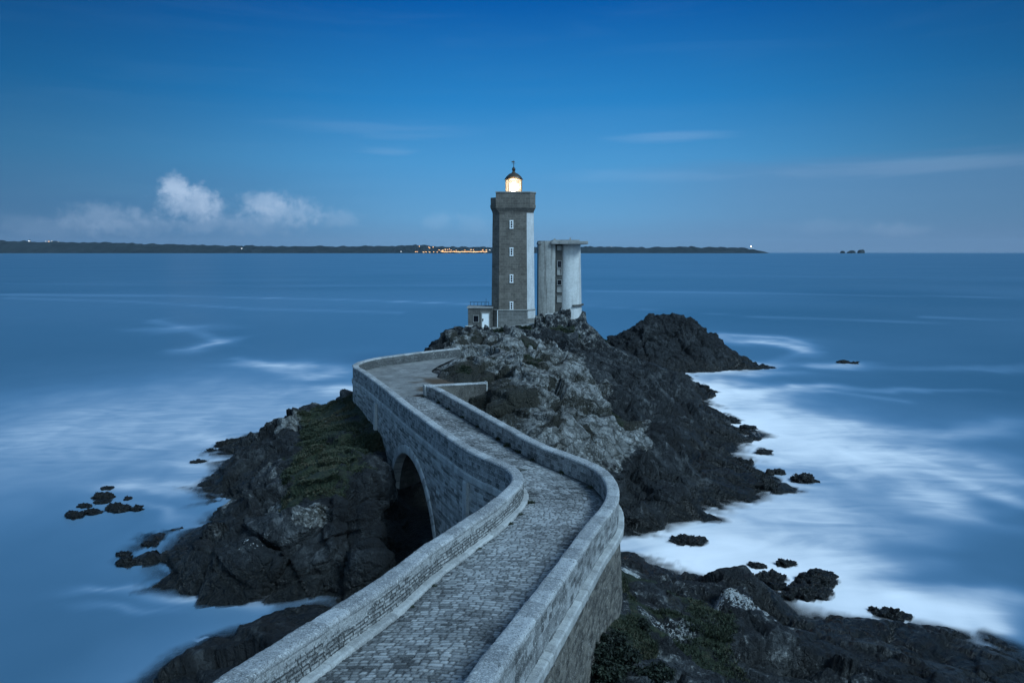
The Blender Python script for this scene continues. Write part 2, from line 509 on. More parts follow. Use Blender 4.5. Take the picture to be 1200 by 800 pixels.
# ------------------------------------------------------------------ terrain
def rbf(pts):
    P = np.array(pts, float)
    XY = P[:, :2]
    A = np.linalg.norm(XY[:, None] - XY[None], axis=2)
    n = len(P)
    K = np.zeros((n + 3, n + 3))
    K[:n, :n] = A - 0.12 * np.eye(n)
    K[:n, n] = 1; K[:n, n + 1:] = XY
    K[n, :n] = 1; K[n + 1:, :n] = XY.T
    w = np.linalg.solve(K, np.concatenate([P[:, 2], [0, 0, 0]]))
    def f(X, Y):
        r = w[n] + w[n + 1] * X + w[n + 2] * Y
        for i in range(n):
            r = r + w[i] * np.hypot(X - XY[i, 0], Y - XY[i, 1])
        return r
    return f

H = lambda lst: [at_z(*p) for p in lst]
ARCH_C = np.array([-6.95, 52.6])       # foot of the arch's middle on the west face
head_pts = H([
    # west shore
    (393, 467, 4.2), (351, 490, 3.0), (330, 505, 2.6), (310, 508.6, 1.6), (300, 525, 1.7), (263, 518, .5), (252, 527, 0), (270, 540, .9), (277, 541, .2), (252, 564, 0), (268, 592, .1), (280, 575, 1.5), (236, 608, 0), (199, 630, 0), (171, 653, 0), (171, 667, 0), (213, 684, 0), (259, 697, 0), (314, 695, 0), (384, 690, 0), (411, 686, 0),
    (240, 622, 1.2), (200, 648, .8), (250, 655, 1.5), (300, 640, 2.5), (280, 602, 2.2), (300, 560, 2.6), (340, 530, 3.6), (351, 500, 3.4), (380, 475, 4.4), (409, 455, 5.2),
    # grass shelf and its cliff
    (430, 495, 4.6), (445, 530, 4.8), (446, 556, 4.9), (400, 540, 4.9), (360, 560, 4.5), (325, 588, 3.6), (310, 602, 3.1), (350, 600, 4.2), (390, 592, 4.9), (420, 590, 4.6), (390, 640, 2.6), (320, 650, 2.0), (430, 640, 2.6),
    # pale crag
    (575, 402, 8.8), (610, 403, 9.1), (640, 420, 8.4), (680, 450, 7.0), (700, 470, 6.1), (720, 490, 5.4), (745, 512, 4.2), (700, 516, 5.2), (660, 502, 6.4), (640, 500, 6.8), (600, 470, 7.8), (560, 456, 7.4), (552, 470, 7.2), (620, 440, 8.6), (545, 425, 8.6), (540, 406, 9.0), (600, 392, 8.8),
    # ridge down from the towers
    (665, 377, 9.7), (640, 377, 9.3), (690, 383, 9.1), (705, 398, 7.6), (720, 408, 6.3), (750, 427, 4.7), (790, 436, 2.6), (803, 449, .4), (700, 432, 6.0), (740, 460, 3.9), (780, 470, 2.9), (800, 490, 2.4), (760, 520, 2.8), (800, 540, 1.8), (850, 558, 1.0), (780, 580, 1.4), (742, 592, 1.7), (820, 470, 1.4), (745, 545, 2.2), (727, 560, 2.0),
    # east shore
    (825, 480, 0), (850, 492, .1), (872, 504, 0), (869, 520, 0), (845, 530, .3), (862, 547, 0), (885, 556, .2), (908, 571, 0), (866, 592, 0), (815, 603, 0), (778, 609, 0), (757, 619, 0), (560, 390, 9.3), (532, 389.5, 10.2), (515, 397, 9.3), (509, 404, 8.6),
]) + [
    # crag foot and the channel under the arch
    (2.7, 56.7, 6.0), (2.5, 54.8, .3), (6.5, 56.5, 2.0), (7, 54.6, 0), (-1.5, 58.5, 6.5), (-2.5, 55.5, .4),
    (-9.6, 47.5, 3.6), (-10.4, 52, 4.1), (-11.1, 57, 4.2), (-8.0, 46.6, .6), (-8.8, 52, .5), (-9.4, 56.5, .3), (-9.4, 58.2, .3), (-8.4, 49.5, .6), (-11.4, 62, 4.5), (-6.4, 46, .9), (-6, 50, 1.2), (-5.5, 54, .8), (-6.6, 57.6, .4), (-8, 57.6, .3), (-3, 53, .8), (1, 52.5, -.5), (5, 51.8, -1.0), (-3, 48, .9), (-4, 45.5, .8), (-8.2, 44.6, -.4),
    # tower platform, far side of the island
    (-7.5, 118, 8.2), (0, 118, 8.4), (0, 125, 8.4), (6, 122, 8.8), (9, 124, 9.0), (13, 125, 8.8), (-6, 124, 8.0), (15, 131, 6), (20, 140, -1), (5, 143, -1), (-8, 136, -1), (-15, 124, -.5), (-20, 110, -.5), (-20.5, 98, -.5), (-19.5, 88, 0), (-15, 92, 4), (-14, 84, 6.0), (-17.6, 80, 4.6), (-9, 92, 7.6), (-8, 100, 8.6), (-4, 112, 8.2), (28, 124, .2), (-18, 73, 4.6), (-15, 68, 4.6),
    (-7.2, 80, 8.7), (-7.5, 76.3, 8.6), (-5.4, 72.3, 8.6), (-5.6, 84.5, 8.9), (-4.6, 69, 8.2), (-13, 76, 7.2), (-9, 72, 7.3), (-11, 82, 7.3), (-5.5, 68, 7.6), (-4.2, 64, 7.0), (-1, 60, 7.2),
]
ring = [(-36, 50), (-38, 62), (-36, 78), (-32, 92), (-28, 108), (-24, 124), (-16, 138), (-4, 150), (14, 152), (32, 138), (38, 122), (36, 104), (34, 90), (33, 78), (31, 66), (28, 56), (20, 49), (12, 47), (-14, 37.5), (-22, 38), (-30, 42)]
head_pts += [(x, y, -3.2) for x, y in ring]
_hf = rbf(head_pts)
def arch_s(X, Y):
    """position along the west face, from the arch's middle (towards the lighthouse +)"""
    d = np.array([-3.65, 9.4]); d /= np.linalg.norm(d)
    return (X - ARCH_C[0]) * d[0] + (Y - ARCH_C[1]) * d[1], -(X - ARCH_C[0]) * d[1] + (Y - ARCH_C[1]) * d[0]
def head_height(X, Y):
    z = _hf(X, Y)
    d, rz = road_dist(X, Y)
    cap = rz - .45 + np.clip((d - 2.7) / .8, 0, 1) * 30
    cap = np.where(Y > 64, rz - .3 + np.clip((d - 4.6) / 1.2, 0, 1) * 30, cap)
    z = np.minimum(z, cap)
    return z
near_pts = H([
    (182, 797, 0), (194, 774, 0), (236, 751, 0), (268, 737, 0), (319, 714, 0), (384, 705, 0), (362, 700, 0), (407, 696, 0), (425, 694, 0),
    (215, 788, 1.3), (260, 758, 1.8), (250, 783, 2.0), (300, 735, 1.9), (330, 765, 2.5), (350, 722, 1.8), (395, 710, 1.5), (300, 776, 2.4), (232, 765, 1.4), (280, 742, 1.5), (196, 790, .9), (204, 776, .9), (242, 755, 1.1), (274, 741, 1.1), (325, 719, 1.2), (370, 707, 1.0),
    (737, 654, 0), (783, 664, 1.0), (812, 675, 1.3), (850, 668, 2.5), (879, 681, 2.0), (896, 716, .6), (900, 730, .9), (933, 732, .4), (967, 734, .4), (983, 723, .9), (1033, 726, .9), (1075, 732, .9), (1117, 736, .6), (1154, 753, .4), (1196, 782, 0), (915, 705, -.4), (890, 668, -.5), (940, 722, -.3),
    (745, 700, 3.6), (745, 668, 1.6), (760, 740, 4.0), (720, 780, 4.9), (800, 720, 3.2), (850, 715, 2.6), (820, 780, 3.1), (900, 780, 2.0), (1000, 770, 1.5), (1100, 780, 1.1), (700, 800, 5.2), (780, 690, 2.2), (870, 750, 2.4), (950, 760, 1.6), (1050, 755, 1.2), (1120, 765, .9),
]) + [(-6, 25, 3), (-5, 32, 2.2), (-1, 38, 2), (-1, 43, .6), (3, 45, .8), (6, 46, .6), (5.8, 38, 3.6), (5.4, 33, 4.5), (4.5, 28, 5.4), (3.6, 22, 6.6), (3, 15, 8.6), (8, 20, 5.6), (12, 22, 4.2), (20, 24, 2.2), (28, 26, .8), (34, 27, -.5), (-10, 25, 2.2), (-16, 27, .6), (-9, 12, 6), (-18, 12, 3), (-28, 10, 0), (0, 6, 11.5), (5, 8, 11), (14, 10, 8), (26, 10, 5), (0, -2, 17), (-10, -4, 14), (12, -4, 15), (26, -6, 11), (0, -16, 19), (-20, -16, 15), (24, -18, 17), (-30, -6, 6), (40, 8, 2), (44, -10, 9), (-40, -10, 5), (48, 18, -1), (-4, 6, 11.5), (-4, 1, 14.5)]
near_pts += [(x, y, -3.0) for x, y in [(-22, 33), (-18, 39), (-12, 45), (-6, 48.5), (2, 51), (10, 50.5), (16, 45.5), (22, 42), (30, 38.5), (36, 34), (46, 28), (58, 16), (-30, 24), (-40, 10)]]
_nf = rbf(near_pts)
def near_height(X, Y):
    z = _nf(X, Y)
    d, rz = road_dist(X, Y)
    return np.minimum(z, rz - .45 + np.clip((d - 2.6) / 1.0, 0, 1) * 30)

def fields(P, N):
    pass

BED = np.array([.74, .42, .52])
def _r2i(i, seed):
    return _h(i.astype(np.int64), np.zeros(i.shape, np.int64), np.zeros(i.shape, np.int64), seed)

def make_terrain(name, xs, y0, y1, nY, hfun, amp, maskfun, seed):
    nx = len(xs)
    yf = np.linspace(y0, y1, int((y1 - y0) / .35))
    XF, YF = np.meshgrid(xs, yf, indexing='ij')
    ZF = hfun(XF, YF)
    wgt = np.sqrt(1 + (np.gradient(ZF, axis=1) / .35 * 1.3) ** 2) / np.maximum(YF, 22) ** 1.1
    wgt = np.where(ZF < -2, wgt * .25, wgt)
    for _ in range(6):
        wgt[1:-1] = .25 * wgt[:-2] + .5 * wgt[1:-1] + .25 * wgt[2:]
        wgt[:, 1:-1] = .25 * wgt[:, :-2] + .5 * wgt[:, 1:-1] + .25 * wgt[:, 2:]
    cs = np.concatenate([np.zeros((nx, 1)), np.cumsum(.5 * (wgt[:, 1:] + wgt[:, :-1]), 1)], 1)
    Y = np.empty((nx, nY)); Z = np.empty((nx, nY))
    for i in range(nx):
        q = np.linspace(0, cs[i, -1], nY)
        Y[i] = np.interp(q, cs[i], yf)
    X = np.repeat(xs[:, None], nY, 1)
    Z = hfun(X, Y)
    # slope normals of the smooth land form
    e = .5
    zx = (hfun(X + e, Y) - hfun(X - e, Y)) / (2 * e)
    zy = (hfun(X, Y + e) - hfun(X, Y - e)) / (2 * e)
    N = np.stack([-zx, -zy, np.ones_like(zx)], -1)
    N /= np.linalg.norm(N, axis=2)[..., None]
    P = np.stack([X, Y, Z], -1).reshape(-1, 3)
    N = N.reshape(-1, 3)
    d, rz = road_dist(P[:, 0], P[:, 1])
    wide = np.where(P[:, 1] > 64, 4.6, 2.7)
    k = sstep(wide - .2, wide + 2.2, d)               # calm under the road
    s, t = arch_s(P[:, 0], P[:, 1])
    k = np.maximum(k, .15)
    masks = maskfun(P, N)
    calm = 1 - .72 * np.clip(masks['grass'], 0, 1) - .4 * np.clip(masks['brown'], 0, 1)
    rough = k * calm * amp(P)
    warp = np.stack([vnoise(P * .5, seed + 50), vnoise(P * .5 + 31, seed + 51), vnoise(P * .5 + 67, seed + 52)], 1) * .55
    ca, sa = math.cos(.5), math.sin(.5)
    Q = P + warp
    R = np.stack([Q[:, 0] * ca - Q[:, 2] * sa, Q[:, 1], (Q[:, 0] * sa + Q[:, 2] * ca)], 1)   # tilted beds
    f1, c1 = facets(R / np.array([4.6, 3.6, 9.0]), seed)
    f2, c2 = facets(R / np.array([1.8, 1.45, 4.4]), seed + 10)
    f3, c3 = facets(R / np.array([.62, .5, 1.5]), seed + 20)
    dsp = 1.7 * f1 + .42 * f2 + .12 * f3 + .4 * fbm(P / 5.0, seed + 30, 3)
    gul = ridged(R / np.array([4.2, 4.2, 30.0]) + 11, seed + 60, 3)
    dsp += (.85 * gul - .3) * sstep(.95, .75, N[:, 2])
    g2 = ridged(np.stack([(P[:, 1] * .9 - P[:, 0] * .35) / 7.5 + .5 * vnoise(P / 9.0, seed + 65), (P[:, 0] + P[:, 1] * .3) / 34, P[:, 2] / 30], 1), seed + 66, 3)
    dsp += 1.15 * (g2 - .35) * sstep(3, 8, P[:, 0] - 6 * (P[:, 1] < 52)) * sstep(8.5, 6.5, P[:, 2]) * sstep(.97, .85, N[:, 2])
    dsp -= .55 * np.exp(-(c1 / .06) ** 2) + .22 * np.exp(-(c2 / .07) ** 2) + .05 * np.exp(-(c3 / .1) ** 2)
    dsp += .06 * fbm(P / .8, seed + 40, 4)
    # tilted beds that break off in ledges; hard and soft beds stand out and weather back
    bed = Q @ BED
    lay = 0
    for per, am in ((2.7, .95), (.83, .30)):
        q = bed / per + .45 * vnoise(P / (per * 1.7), seed + 70)
        i = np.floor(q)
        fr = q - i
        hard = _r2i(i, seed + 71)
        along = vnoise(np.stack([P @ np.array([.6, -.8, 0]) / (per * 2.2), i * 3.7, 0 * i], 1), seed + 72)
        dsp += am * ((.5 - fr) * (.4 + .6 * hard) + .5 * (hard - .5)) * sstep(-.5, .25, along + .2)
        lay = lay + (hard - .5)
    masks['lay'] = .5 + .5 * lay * sstep(.35, .75, masks['pale']) * .5 + .5 * lay * (1 - sstep(.35, .75, masks['pale']))
    # the waves have cut the foot of the rocks back
    rough = rough * (.55 + .45 * sstep(-.5, 2.4, P[:, 2]))
    P2 = P + N * (dsp * rough)[:, None]
    # heath and earth root in the clefts
    masks['brown'] = np.clip(masks['brown'] + .6 * np.exp(-(c1 / .09) ** 2) * sstep(3.0, 4.5, P[:, 2]) * sstep(.3, .6, masks['pale']), 0, 1)
    P2[:, 2] += .05 * fbm(P / .5, seed + 44, 3) * k
    if name == 'headland':
        # the ridge drops to a gap before the islet: its surveyed sky line
        pu = 600 + FOC * P2[:, 0] / np.maximum(P2[:, 1], 1)
        sky = np.interp(pu, [684, 690, 698, 706, 716, 735, 750, 775, 800], [372, 380, 387, 396, 406, 414, 422, 430, 440])
        zc_ = ZC - P2[:, 1] * (sky - 295) / FOC + .35 * vnoise(P / 1.3, seed + 49)
        P2[:, 2] = np.where((P2[:, 1] > 98) & (pu > 687) & (pu < 800), np.minimum(P2[:, 2], zc_), P2[:, 2])
    front = (P2[:, 0] < 3.6) & (P2[:, 0] > -9) & (P2[:, 1] > 108.5) & (P2[:, 1] < 119.5)
    P2[:, 2] = np.where(front, np.minimum(P2[:, 2], 7.3 + .25 * np.abs(P2[:, 1] - 114.3) + .5 * vnoise(P / 1.5, seed + 48)), P2[:, 2])
    lim = rz - .22
    ins = d < wide - .1
    P2[:, 2] = np.where(ins, np.minimum(P2[:, 2], lim), P2[:, 2])
    return P2, N, masks, (nx, nY)

def head_masks(P, N):
    X, Y, Z = P.T
    n = vnoise(P / 6.0, 91); n2 = vnoise(P / 2.2, 92)
    up = N[:, 2]
    d, rz = road_dist(X, Y)
    # pale crag: between the road and a line running from the platform down to the east point
    edge = X - (13.0 - (Y - 62) * .27)
    crag = sstep(1.5, -1.5, edge + 1.2 * n) * sstep(2.2, 3.9, Z + .8 * n2) * sstep(53, 56, Y) * sstep(101, 94, Y) * sstep(-9, -5, X + (Y - 62) * .02)
    ridge = .24 * sstep(98, 103, Y) * sstep(5.5, 7.5, Z + n)
    west = .62 * sstep(-6, -8, X) * sstep(3.0, 3.8, Z + .7 * n2) * sstep(80, 70, Y) * sstep(.3, .6, n2 + .25)
    west2 = .6 * sstep(-19, -21, X + .0 * Y) * sstep(1.2, 2.2, Z + .6 * n) * sstep(.0, .3, n2)
    east = .05 * sstep(2.2, 4.5, Z + 1.2 * n) * sstep(-2, 2, X) * sstep(58, 64, Y)
    pale = np.clip(crag * .95 + ridge + east + west + west2 + .12, 0, 1)
    shelf = sstep(-8.0, -8.8, X - (Y - 56) * -.3) * sstep(3.0, 3.9, Z + .5 * n) * sstep(45.2, 46.5, Y + .4 * n2) * sstep(84, 76, Y) * sstep(.66, .85, up + .16 * n2) * sstep(-23, -20, X + n) * (.55 + .45 * sstep(-.35, .1, n2 + .5 * n))
    g_crag = crag * sstep(.15, .45, n2 + .5 * n) * .8 * sstep(.6, .85, up)
    grass = np.clip(shelf + .55 * g_crag * sstep(0, .3, n) + .7 * sstep(100, 104, Y) * sstep(116, 112, Y) * sstep(.1, .4, n2) * sstep(6.5, 7.5, Z), 0, 1)
    brown = np.clip(g_crag * .95 + .62 * sstep(6.5, 5.0, np.hypot(X + 5.6, Y - 68.5)) + .62 * sstep(5.5, 3, np.hypot(X + 2.2, Y - 60.5)) + .45 * shelf * sstep(.1, .4, n), 0, 1)
    white = (.16 + .3 * np.clip(n2, 0, 1)) * sstep(1.5, .5, np.hypot((X + 15.5) / 2.2, (Z - 2.9) / 1.0)) * sstep(50, 46, Y) + .3 * sstep(1.2, .4, np.hypot((X + 21.5) / .8, (Z - 2.0) / 1.3)) * sstep(56, 50, Y)
    return dict(pale=pale, grass=grass, brown=brown, white=white)

def near_masks(P, N):
    X, Y, Z = P.T
    n = vnoise(P / 5.0, 191); n2 = vnoise(P / 1.6, 192)
    up = N[:, 2]
    land = sstep(2.3, 3.2, Z + .7 * n) * sstep(3.5, 4.5, X) * sstep(45, 40, Y + 2 * n)
    grass = np.clip(land * sstep(-.35, .05, n2 + .1), 0, 1) * sstep(14.5, 11, X + 2 * n) * .8
    band = np.exp(-((Y - 36.6 + .33 * (X - 11)) / 1.5) ** 2) * sstep(5.5, 7.5, X) * sstep(17, 14.5, X)
    band2 = .8 * np.exp(-((Y - 43.8 + .3 * (X - 11)) / 1.0) ** 2) * sstep(7, 9, X) * sstep(15, 13, X)
    white = np.clip(.58 * band * sstep(-.2, .25, n2) + .5 * band2 * sstep(0, .3, n2) + .42 * land * sstep(.25, .5, n2) * sstep(26, 29, Y), 0, 1)
    pale = np.clip(.22 * sstep(.8, 2.2, Z + n) * sstep(4, 6, X) * sstep(20, 14, X) + .06, 0, 1)
    grass *= 1 - .8 * np.clip(white * 1.5, 0, 1)
    grass = np.clip(grass + sstep(8, 10, Z) * sstep(12, 6, Y), 0, 1)
    brown = .5 * land * sstep(.1, .35, n)
    return dict(pale=pale, grass=grass, brown=brown, white=white)

def head_amp(P):
    X, Y, Z = P.T
    a = .62 + .25 * sstep(60, 110, Y)
    plat = sstep(9.5, 6.5, np.hypot((X - 3.5) * .72, Y - 123.5))
    return a * (1 - .85 * plat)
def near_amp(P):
    return .42 + 0 * P[:, 0]

BV, BF, nb = [], [], 0
def solid(V, F):
    global nb
    BV.append(np.asarray(V)); BF.append(np.asarray(F) + nb); nb += len(V)

def terrain_object(name, label, T, kind='structure', cat='rock'):
    P2, N, masks, (nx, ny) = T
    me = grid_mesh(name, P2, nx, ny, masks, flip=False)
    o = link(name, me, M['rock'], None, name == 'shore')
    tag(o, label, cat, None, kind)
    i = np.arange(nx - 1); j = np.arange(ny - 1)
    I, J = np.meshgrid(i, j, indexing='ij')
    a = (I * ny + J).ravel()
    solid(P2, np.stack([a, a + ny, a + ny + 1, a + 1], 1))
    return o
THEAD = make_terrain('headland', np.arange(-36, 38, .145), 40, 150, 740, head_height, head_amp, head_masks, 100)
headland = terrain_object('headland', 'rocky headland with pale crag and dark tidal cliffs under the lighthouse', THEAD, 'structure', 'headland')
TNEAR = make_terrain('shore', np.arange(-30, 48, .12), -16, 52, 520, near_height, near_amp, near_masks, 300)
shore = terrain_object('shore', 'dark rocky shore with grass and white lichen at the near end of the causeway', TNEAR, 'structure', 'shore')

# ------------------------------------------------------------------ rocks in the sea
def rock_mesh(name, cx, cy, rx, ry, h, seed, sub=4, below=1.0, ax=0.0, detail=1.0):
    import bmesh
    bm = bmesh.new()
    bmesh.ops.create_icosphere(bm, subdivisions=sub, radius=1.0)
    V = np.array([v.co[:] for v in bm.verts]); F = np.array([[v.index for v in f.verts] for f in bm.faces])
    bm.free()
    N = V.copy()
    P = V * np.array([rx, ry, 1.0])
    P[:, 2] = np.where(V[:, 2] > 0, np.abs(V[:, 2]) ** .6 * h, V[:, 2] * below)
    if below > 1:
        P[:, :2] *= (1 + .55 * sstep(.05, -.6, V[:, 2]))[:, None]      # the drowned shelf it stands on
    sz = min(rx, ry, max(h, .35) * 1.6)
    off = np.array([seed * 13.7, seed * 7.9, seed * 3.3])
    f1, c1 = facets(P / (sz * .85) + off, seed)
    f2, c2 = facets(P / (sz * .36) + off, seed + 5)
    f3, c3 = facets(P / (sz * .16) + off, seed + 9)
    d = (.40 * f1 + .2 * f2 + .085 * f3 - .06 * np.exp(-(c2 / .08) ** 2) + .05 * fbm(P / (sz * .1) + off, seed, 3)) * sz * .75 * detail
    P = P + N * d[:, None] * np.array([1, 1, .8])
    ca, sa = math.cos(ax), math.sin(ax)
    P = np.stack([cx + P[:, 0] * ca - P[:, 1] * sa, cy + P[:, 0] * sa + P[:, 1] * ca, P[:, 2]], 1)
    return P, F

def sea_rock(px, py, w, hp, label, group, seed, ry=.65, sub=4, ax=None, pale=.08):
    x, y, _ = at_z(px, py + .25 * hp, 0)
    r = w / 2 / FOC * y * 1.02
    h = max(.18, hp / FOC * y * .55)
    P, F = rock_mesh('sea_rock', x, y, r, max(r * ry, .4), h, seed, 5 if w > 24 else sub, below=2.4, detail=1.3, ax=rng.uniform(-.4, .4) if ax is None else ax)
    n = len(P)
    me = np_mesh('sea_rock', P - np.array([x, y, 0]), F, dict(lay=np.full(n, .5), pale=np.full(n, pale), grass=np.zeros(n), brown=np.zeros(n), white=np.zeros(n)))
    o = link('sea_rock', me, M['rock'], None, True)
    o.location = (x, y, 0)
    tag(o, label, 'rock', group)
    solid(P, np.concatenate([F, F[:, 2:]], 1))
    return o
G1 = 'rocks awash off the west shore'
G2 = 'rocks in the foam below the east cliff'
G3 = 'wave-washed rocks in the bright bay'
ROCKS = [
    (87, 602, 20, 15, 'tallest rock at the outer left end of the awash western cluster', G1),
    (99, 592, 17, 6, 'flat rock touching the back of the tallest western cluster rock', G1),
    (109, 599, 20, 9, 'low rock just right of the tallest rock in the western cluster', G1),
    (120, 581, 27, 7, 'long flat rock at the seaward back of the western cluster', G1),
    (125, 572, 11, 2.5, 'barely awash slab behind the long flat western rock', G1),
    (121, 588, 16, 3.5, 'thin awash ledge in the middle of the western cluster', G1),
    (139, 594, 30, 10, 'long dark rock in the landward half of the western cluster', G1),
    (160, 595, 14, 9, 'small upright rock at the landward end of the western cluster', G1),
    (150, 584, 8, 2.5, 'tiny awash stone behind the landward end of the western cluster', G1),
    (176, 636, 18, 8, 'smooth oval rock just off the cliff foot left of the grassy slope', G1),
    (148, 658, 25, 13, 'pointed rock standing alone off the lowest western cliff tip', G1),
    (146, 649, 15, 3.5, 'thin awash slab behind the pointed lone western rock', G1),
    (232, 540, 18, 4, 'low rock off the notch in the western shore', G1),
    (243, 566, 22, 5, 'low rock at the foot of the western shore below the notch', G1),
    (816, 452, 22, 7, 'dark rock between the domed islet and the east cliff, farthest in', G2),
    (827, 462, 23, 10, 'rounded dark rock in the foam just in front of the islet gap', G2),
    (856, 492, 20, 12, 'craggy rock leaning against the east cliff above the foam', G2),
    (876, 500, 18, 7, 'low rock ending the spur of the east cliff in the foam', G2),
    (882, 513, 22, 4, 'awash ledge seaward of the east cliff spur', G2),
    (895, 529, 19, 8, 'lone rounded rock in bright foam off the middle of the east cliff', G2),
    (871, 541, 20, 11, 'blunt rock against the east cliff above its lower point', G2),
    (888, 553, 11, 7, 'innermost of the small rocks off the lower east point', G2),
    (902, 553, 11, 9, 'middle of the small rocks off the lower east point, touching its neighbour', G2),
    (913, 552, 14, 11, 'tallest small rock off the lower east point', G2),
    (941, 560, 26, 13, 'outermost rock off the lower east point, lying alone', G2),
    (897, 568, 30, 15, 'large wet rock forming the tip of the lower east point', G2),
    (806, 632, 40, 8, 'long awash rock in the foam nearest to the bridge', G3),
    (958, 676, 46, 21, 'biggest rock of the wave-washed cluster in the bright bay', G3),
    (902, 676, 42, 13, 'left dark rock of the wave-washed cluster in the bright bay', G3),
    (912, 686, 22, 9, 'small middle rock of the wave-washed cluster in the bright bay', G3),
    (946, 691, 54, 13, 'long front rock of the wave-washed cluster in the bright bay', G3),
    (917, 697, 30, 9, 'low front left rock of the wave-washed cluster in the bright bay', G3),
    (887, 662, 21, 4, 'awash ledge at the back left of the bay cluster', G3),
    (922, 660, 26, 3.5, 'faint awash ledge behind the bay cluster', G3),
    (1027, 715, 15, 6, 'small veiled stone in foam close to the near shore', G3),
    (1047, 718, 34, 7, 'long veiled rock in foam close to the near shore', G3),
    (988, 424, 14, 5, 'larger dark stone standing alone far out beyond the islet', 'stones far out beyond the islet'),
    (1001, 425, 10, 4, 'smaller stone right beside the larger one far out', 'stones far out beyond the islet'),
]
for k, (px, py, w, h, lab, g) in enumerate(ROCKS):
    sea_rock(px, py, w, h, lab, g, 40 + 3 * k)

# the domed islet beside the headland
def islet():
    cx, cy = 33.5, 133.0
    nx, ny = 260, 200
    xs = np.linspace(11, 51, nx); ys = np.linspace(120, 149, ny)
    X, Y = np.meshgrid(xs, ys, indexing='ij')
    pts = [at_y(*p) for p in [(700, 408, 131), (716, 397, 133), (738, 386, 134), (748, 377, 134), (762, 369, 134), (785, 366, 134.5), (804, 367, 134), (814, 375, 133), (826, 385, 132.5), (836, 393, 132), (848, 397, 131), (852, 405, 131), (870, 419, 130), (882, 427, 129), (760, 400, 128), (800, 405, 127.5), (835, 415, 127), (790, 385, 131)]]
    pts += [(14, 127, 0), (18, 123.5, -.3), (25, 122.5, -.2), (31, 123.2, 0), (37, 125, 0), (42, 126.5, 0), (46.5, 129, 0), (43, 132, -.4), (38, 138, -.5), (30, 142, -.5), (20, 140, -.5), (12, 120, -3), (30, 119, -3), (45, 121, -3), (51, 130, -3), (48, 140, -3), (35, 149, -3), (18, 149, -3), (11, 135, -2)]
    Z = rbf(pts)(X, Y)
    P = np.stack([X, Y, Z], -1).reshape(-1, 3)
    zx, zy = np.gradient(Z, xs, ys)
    N = np.stack([-zx, -zy, np.ones_like(zx)], -1).reshape(-1, 3)
    N /= np.linalg.norm(N, axis=1)[:, None]
    f1, c1 = facets(P / np.array([3.4, 3.4, 4.0]) + 70, 601)
    f2, c2 = facets(P / 1.4 + 30, 611)
    f3, c3 = facets(P / .6, 621)
    d = .5 * f1 + .3 * f2 + .13 * f3 - .3 * np.exp(-(c1 / .07) ** 2) - .15 * np.exp(-(c2 / .09) ** 2) + .1 * fbm(P, 631, 3)
    P = P + N * d[:, None]
    n = len(P)
    me = grid_mesh('rock_islet', P, nx, ny, dict(lay=np.full(n, .5), pale=np.full(n, .06), grass=np.zeros(n), brown=np.zeros(n), white=np.zeros(n)))
    o = link('rock_islet', me, M['rock'], None, True)
    tag(o, 'large dark domed rock islet just beyond the east side of the headland', 'rock')
    i = np.arange(nx - 1); j = np.arange(ny - 1)
    I, J = np.meshgrid(i, j, indexing='ij')
    a = (I * ny + J).ravel()
    solid(P, np.stack([a, a + ny, a + ny + 1, a + 1], 1))
islet()

# ------------------------------------------------------------------ sea
TREE = BVHTree.FromPolygons(np.concatenate(BV).tolist(), np.concatenate(BF).tolist())
def ground_z(x, y, miss=-6.0):
    h = TREE.ray_cast(Vector((x, y, 60)), Vector((0, 0, -1)))
    return h[0].z if h[0] is not None else miss

def blur(A, sg):
    n0, n1 = A.shape
    p = int(sg * 3) + 1
    B = np.pad(A, p)
    fx = np.fft.fftfreq(B.shape[0]); fy = np.fft.rfftfreq(B.shape[1])
    G = np.exp(-2 * (np.pi * sg) ** 2 * (fx[:, None] ** 2 + fy[None] ** 2))
    return np.fft.irfft2(np.fft.rfft2(B) * G, s=B.shape)[p:p + n0, p:p + n1]

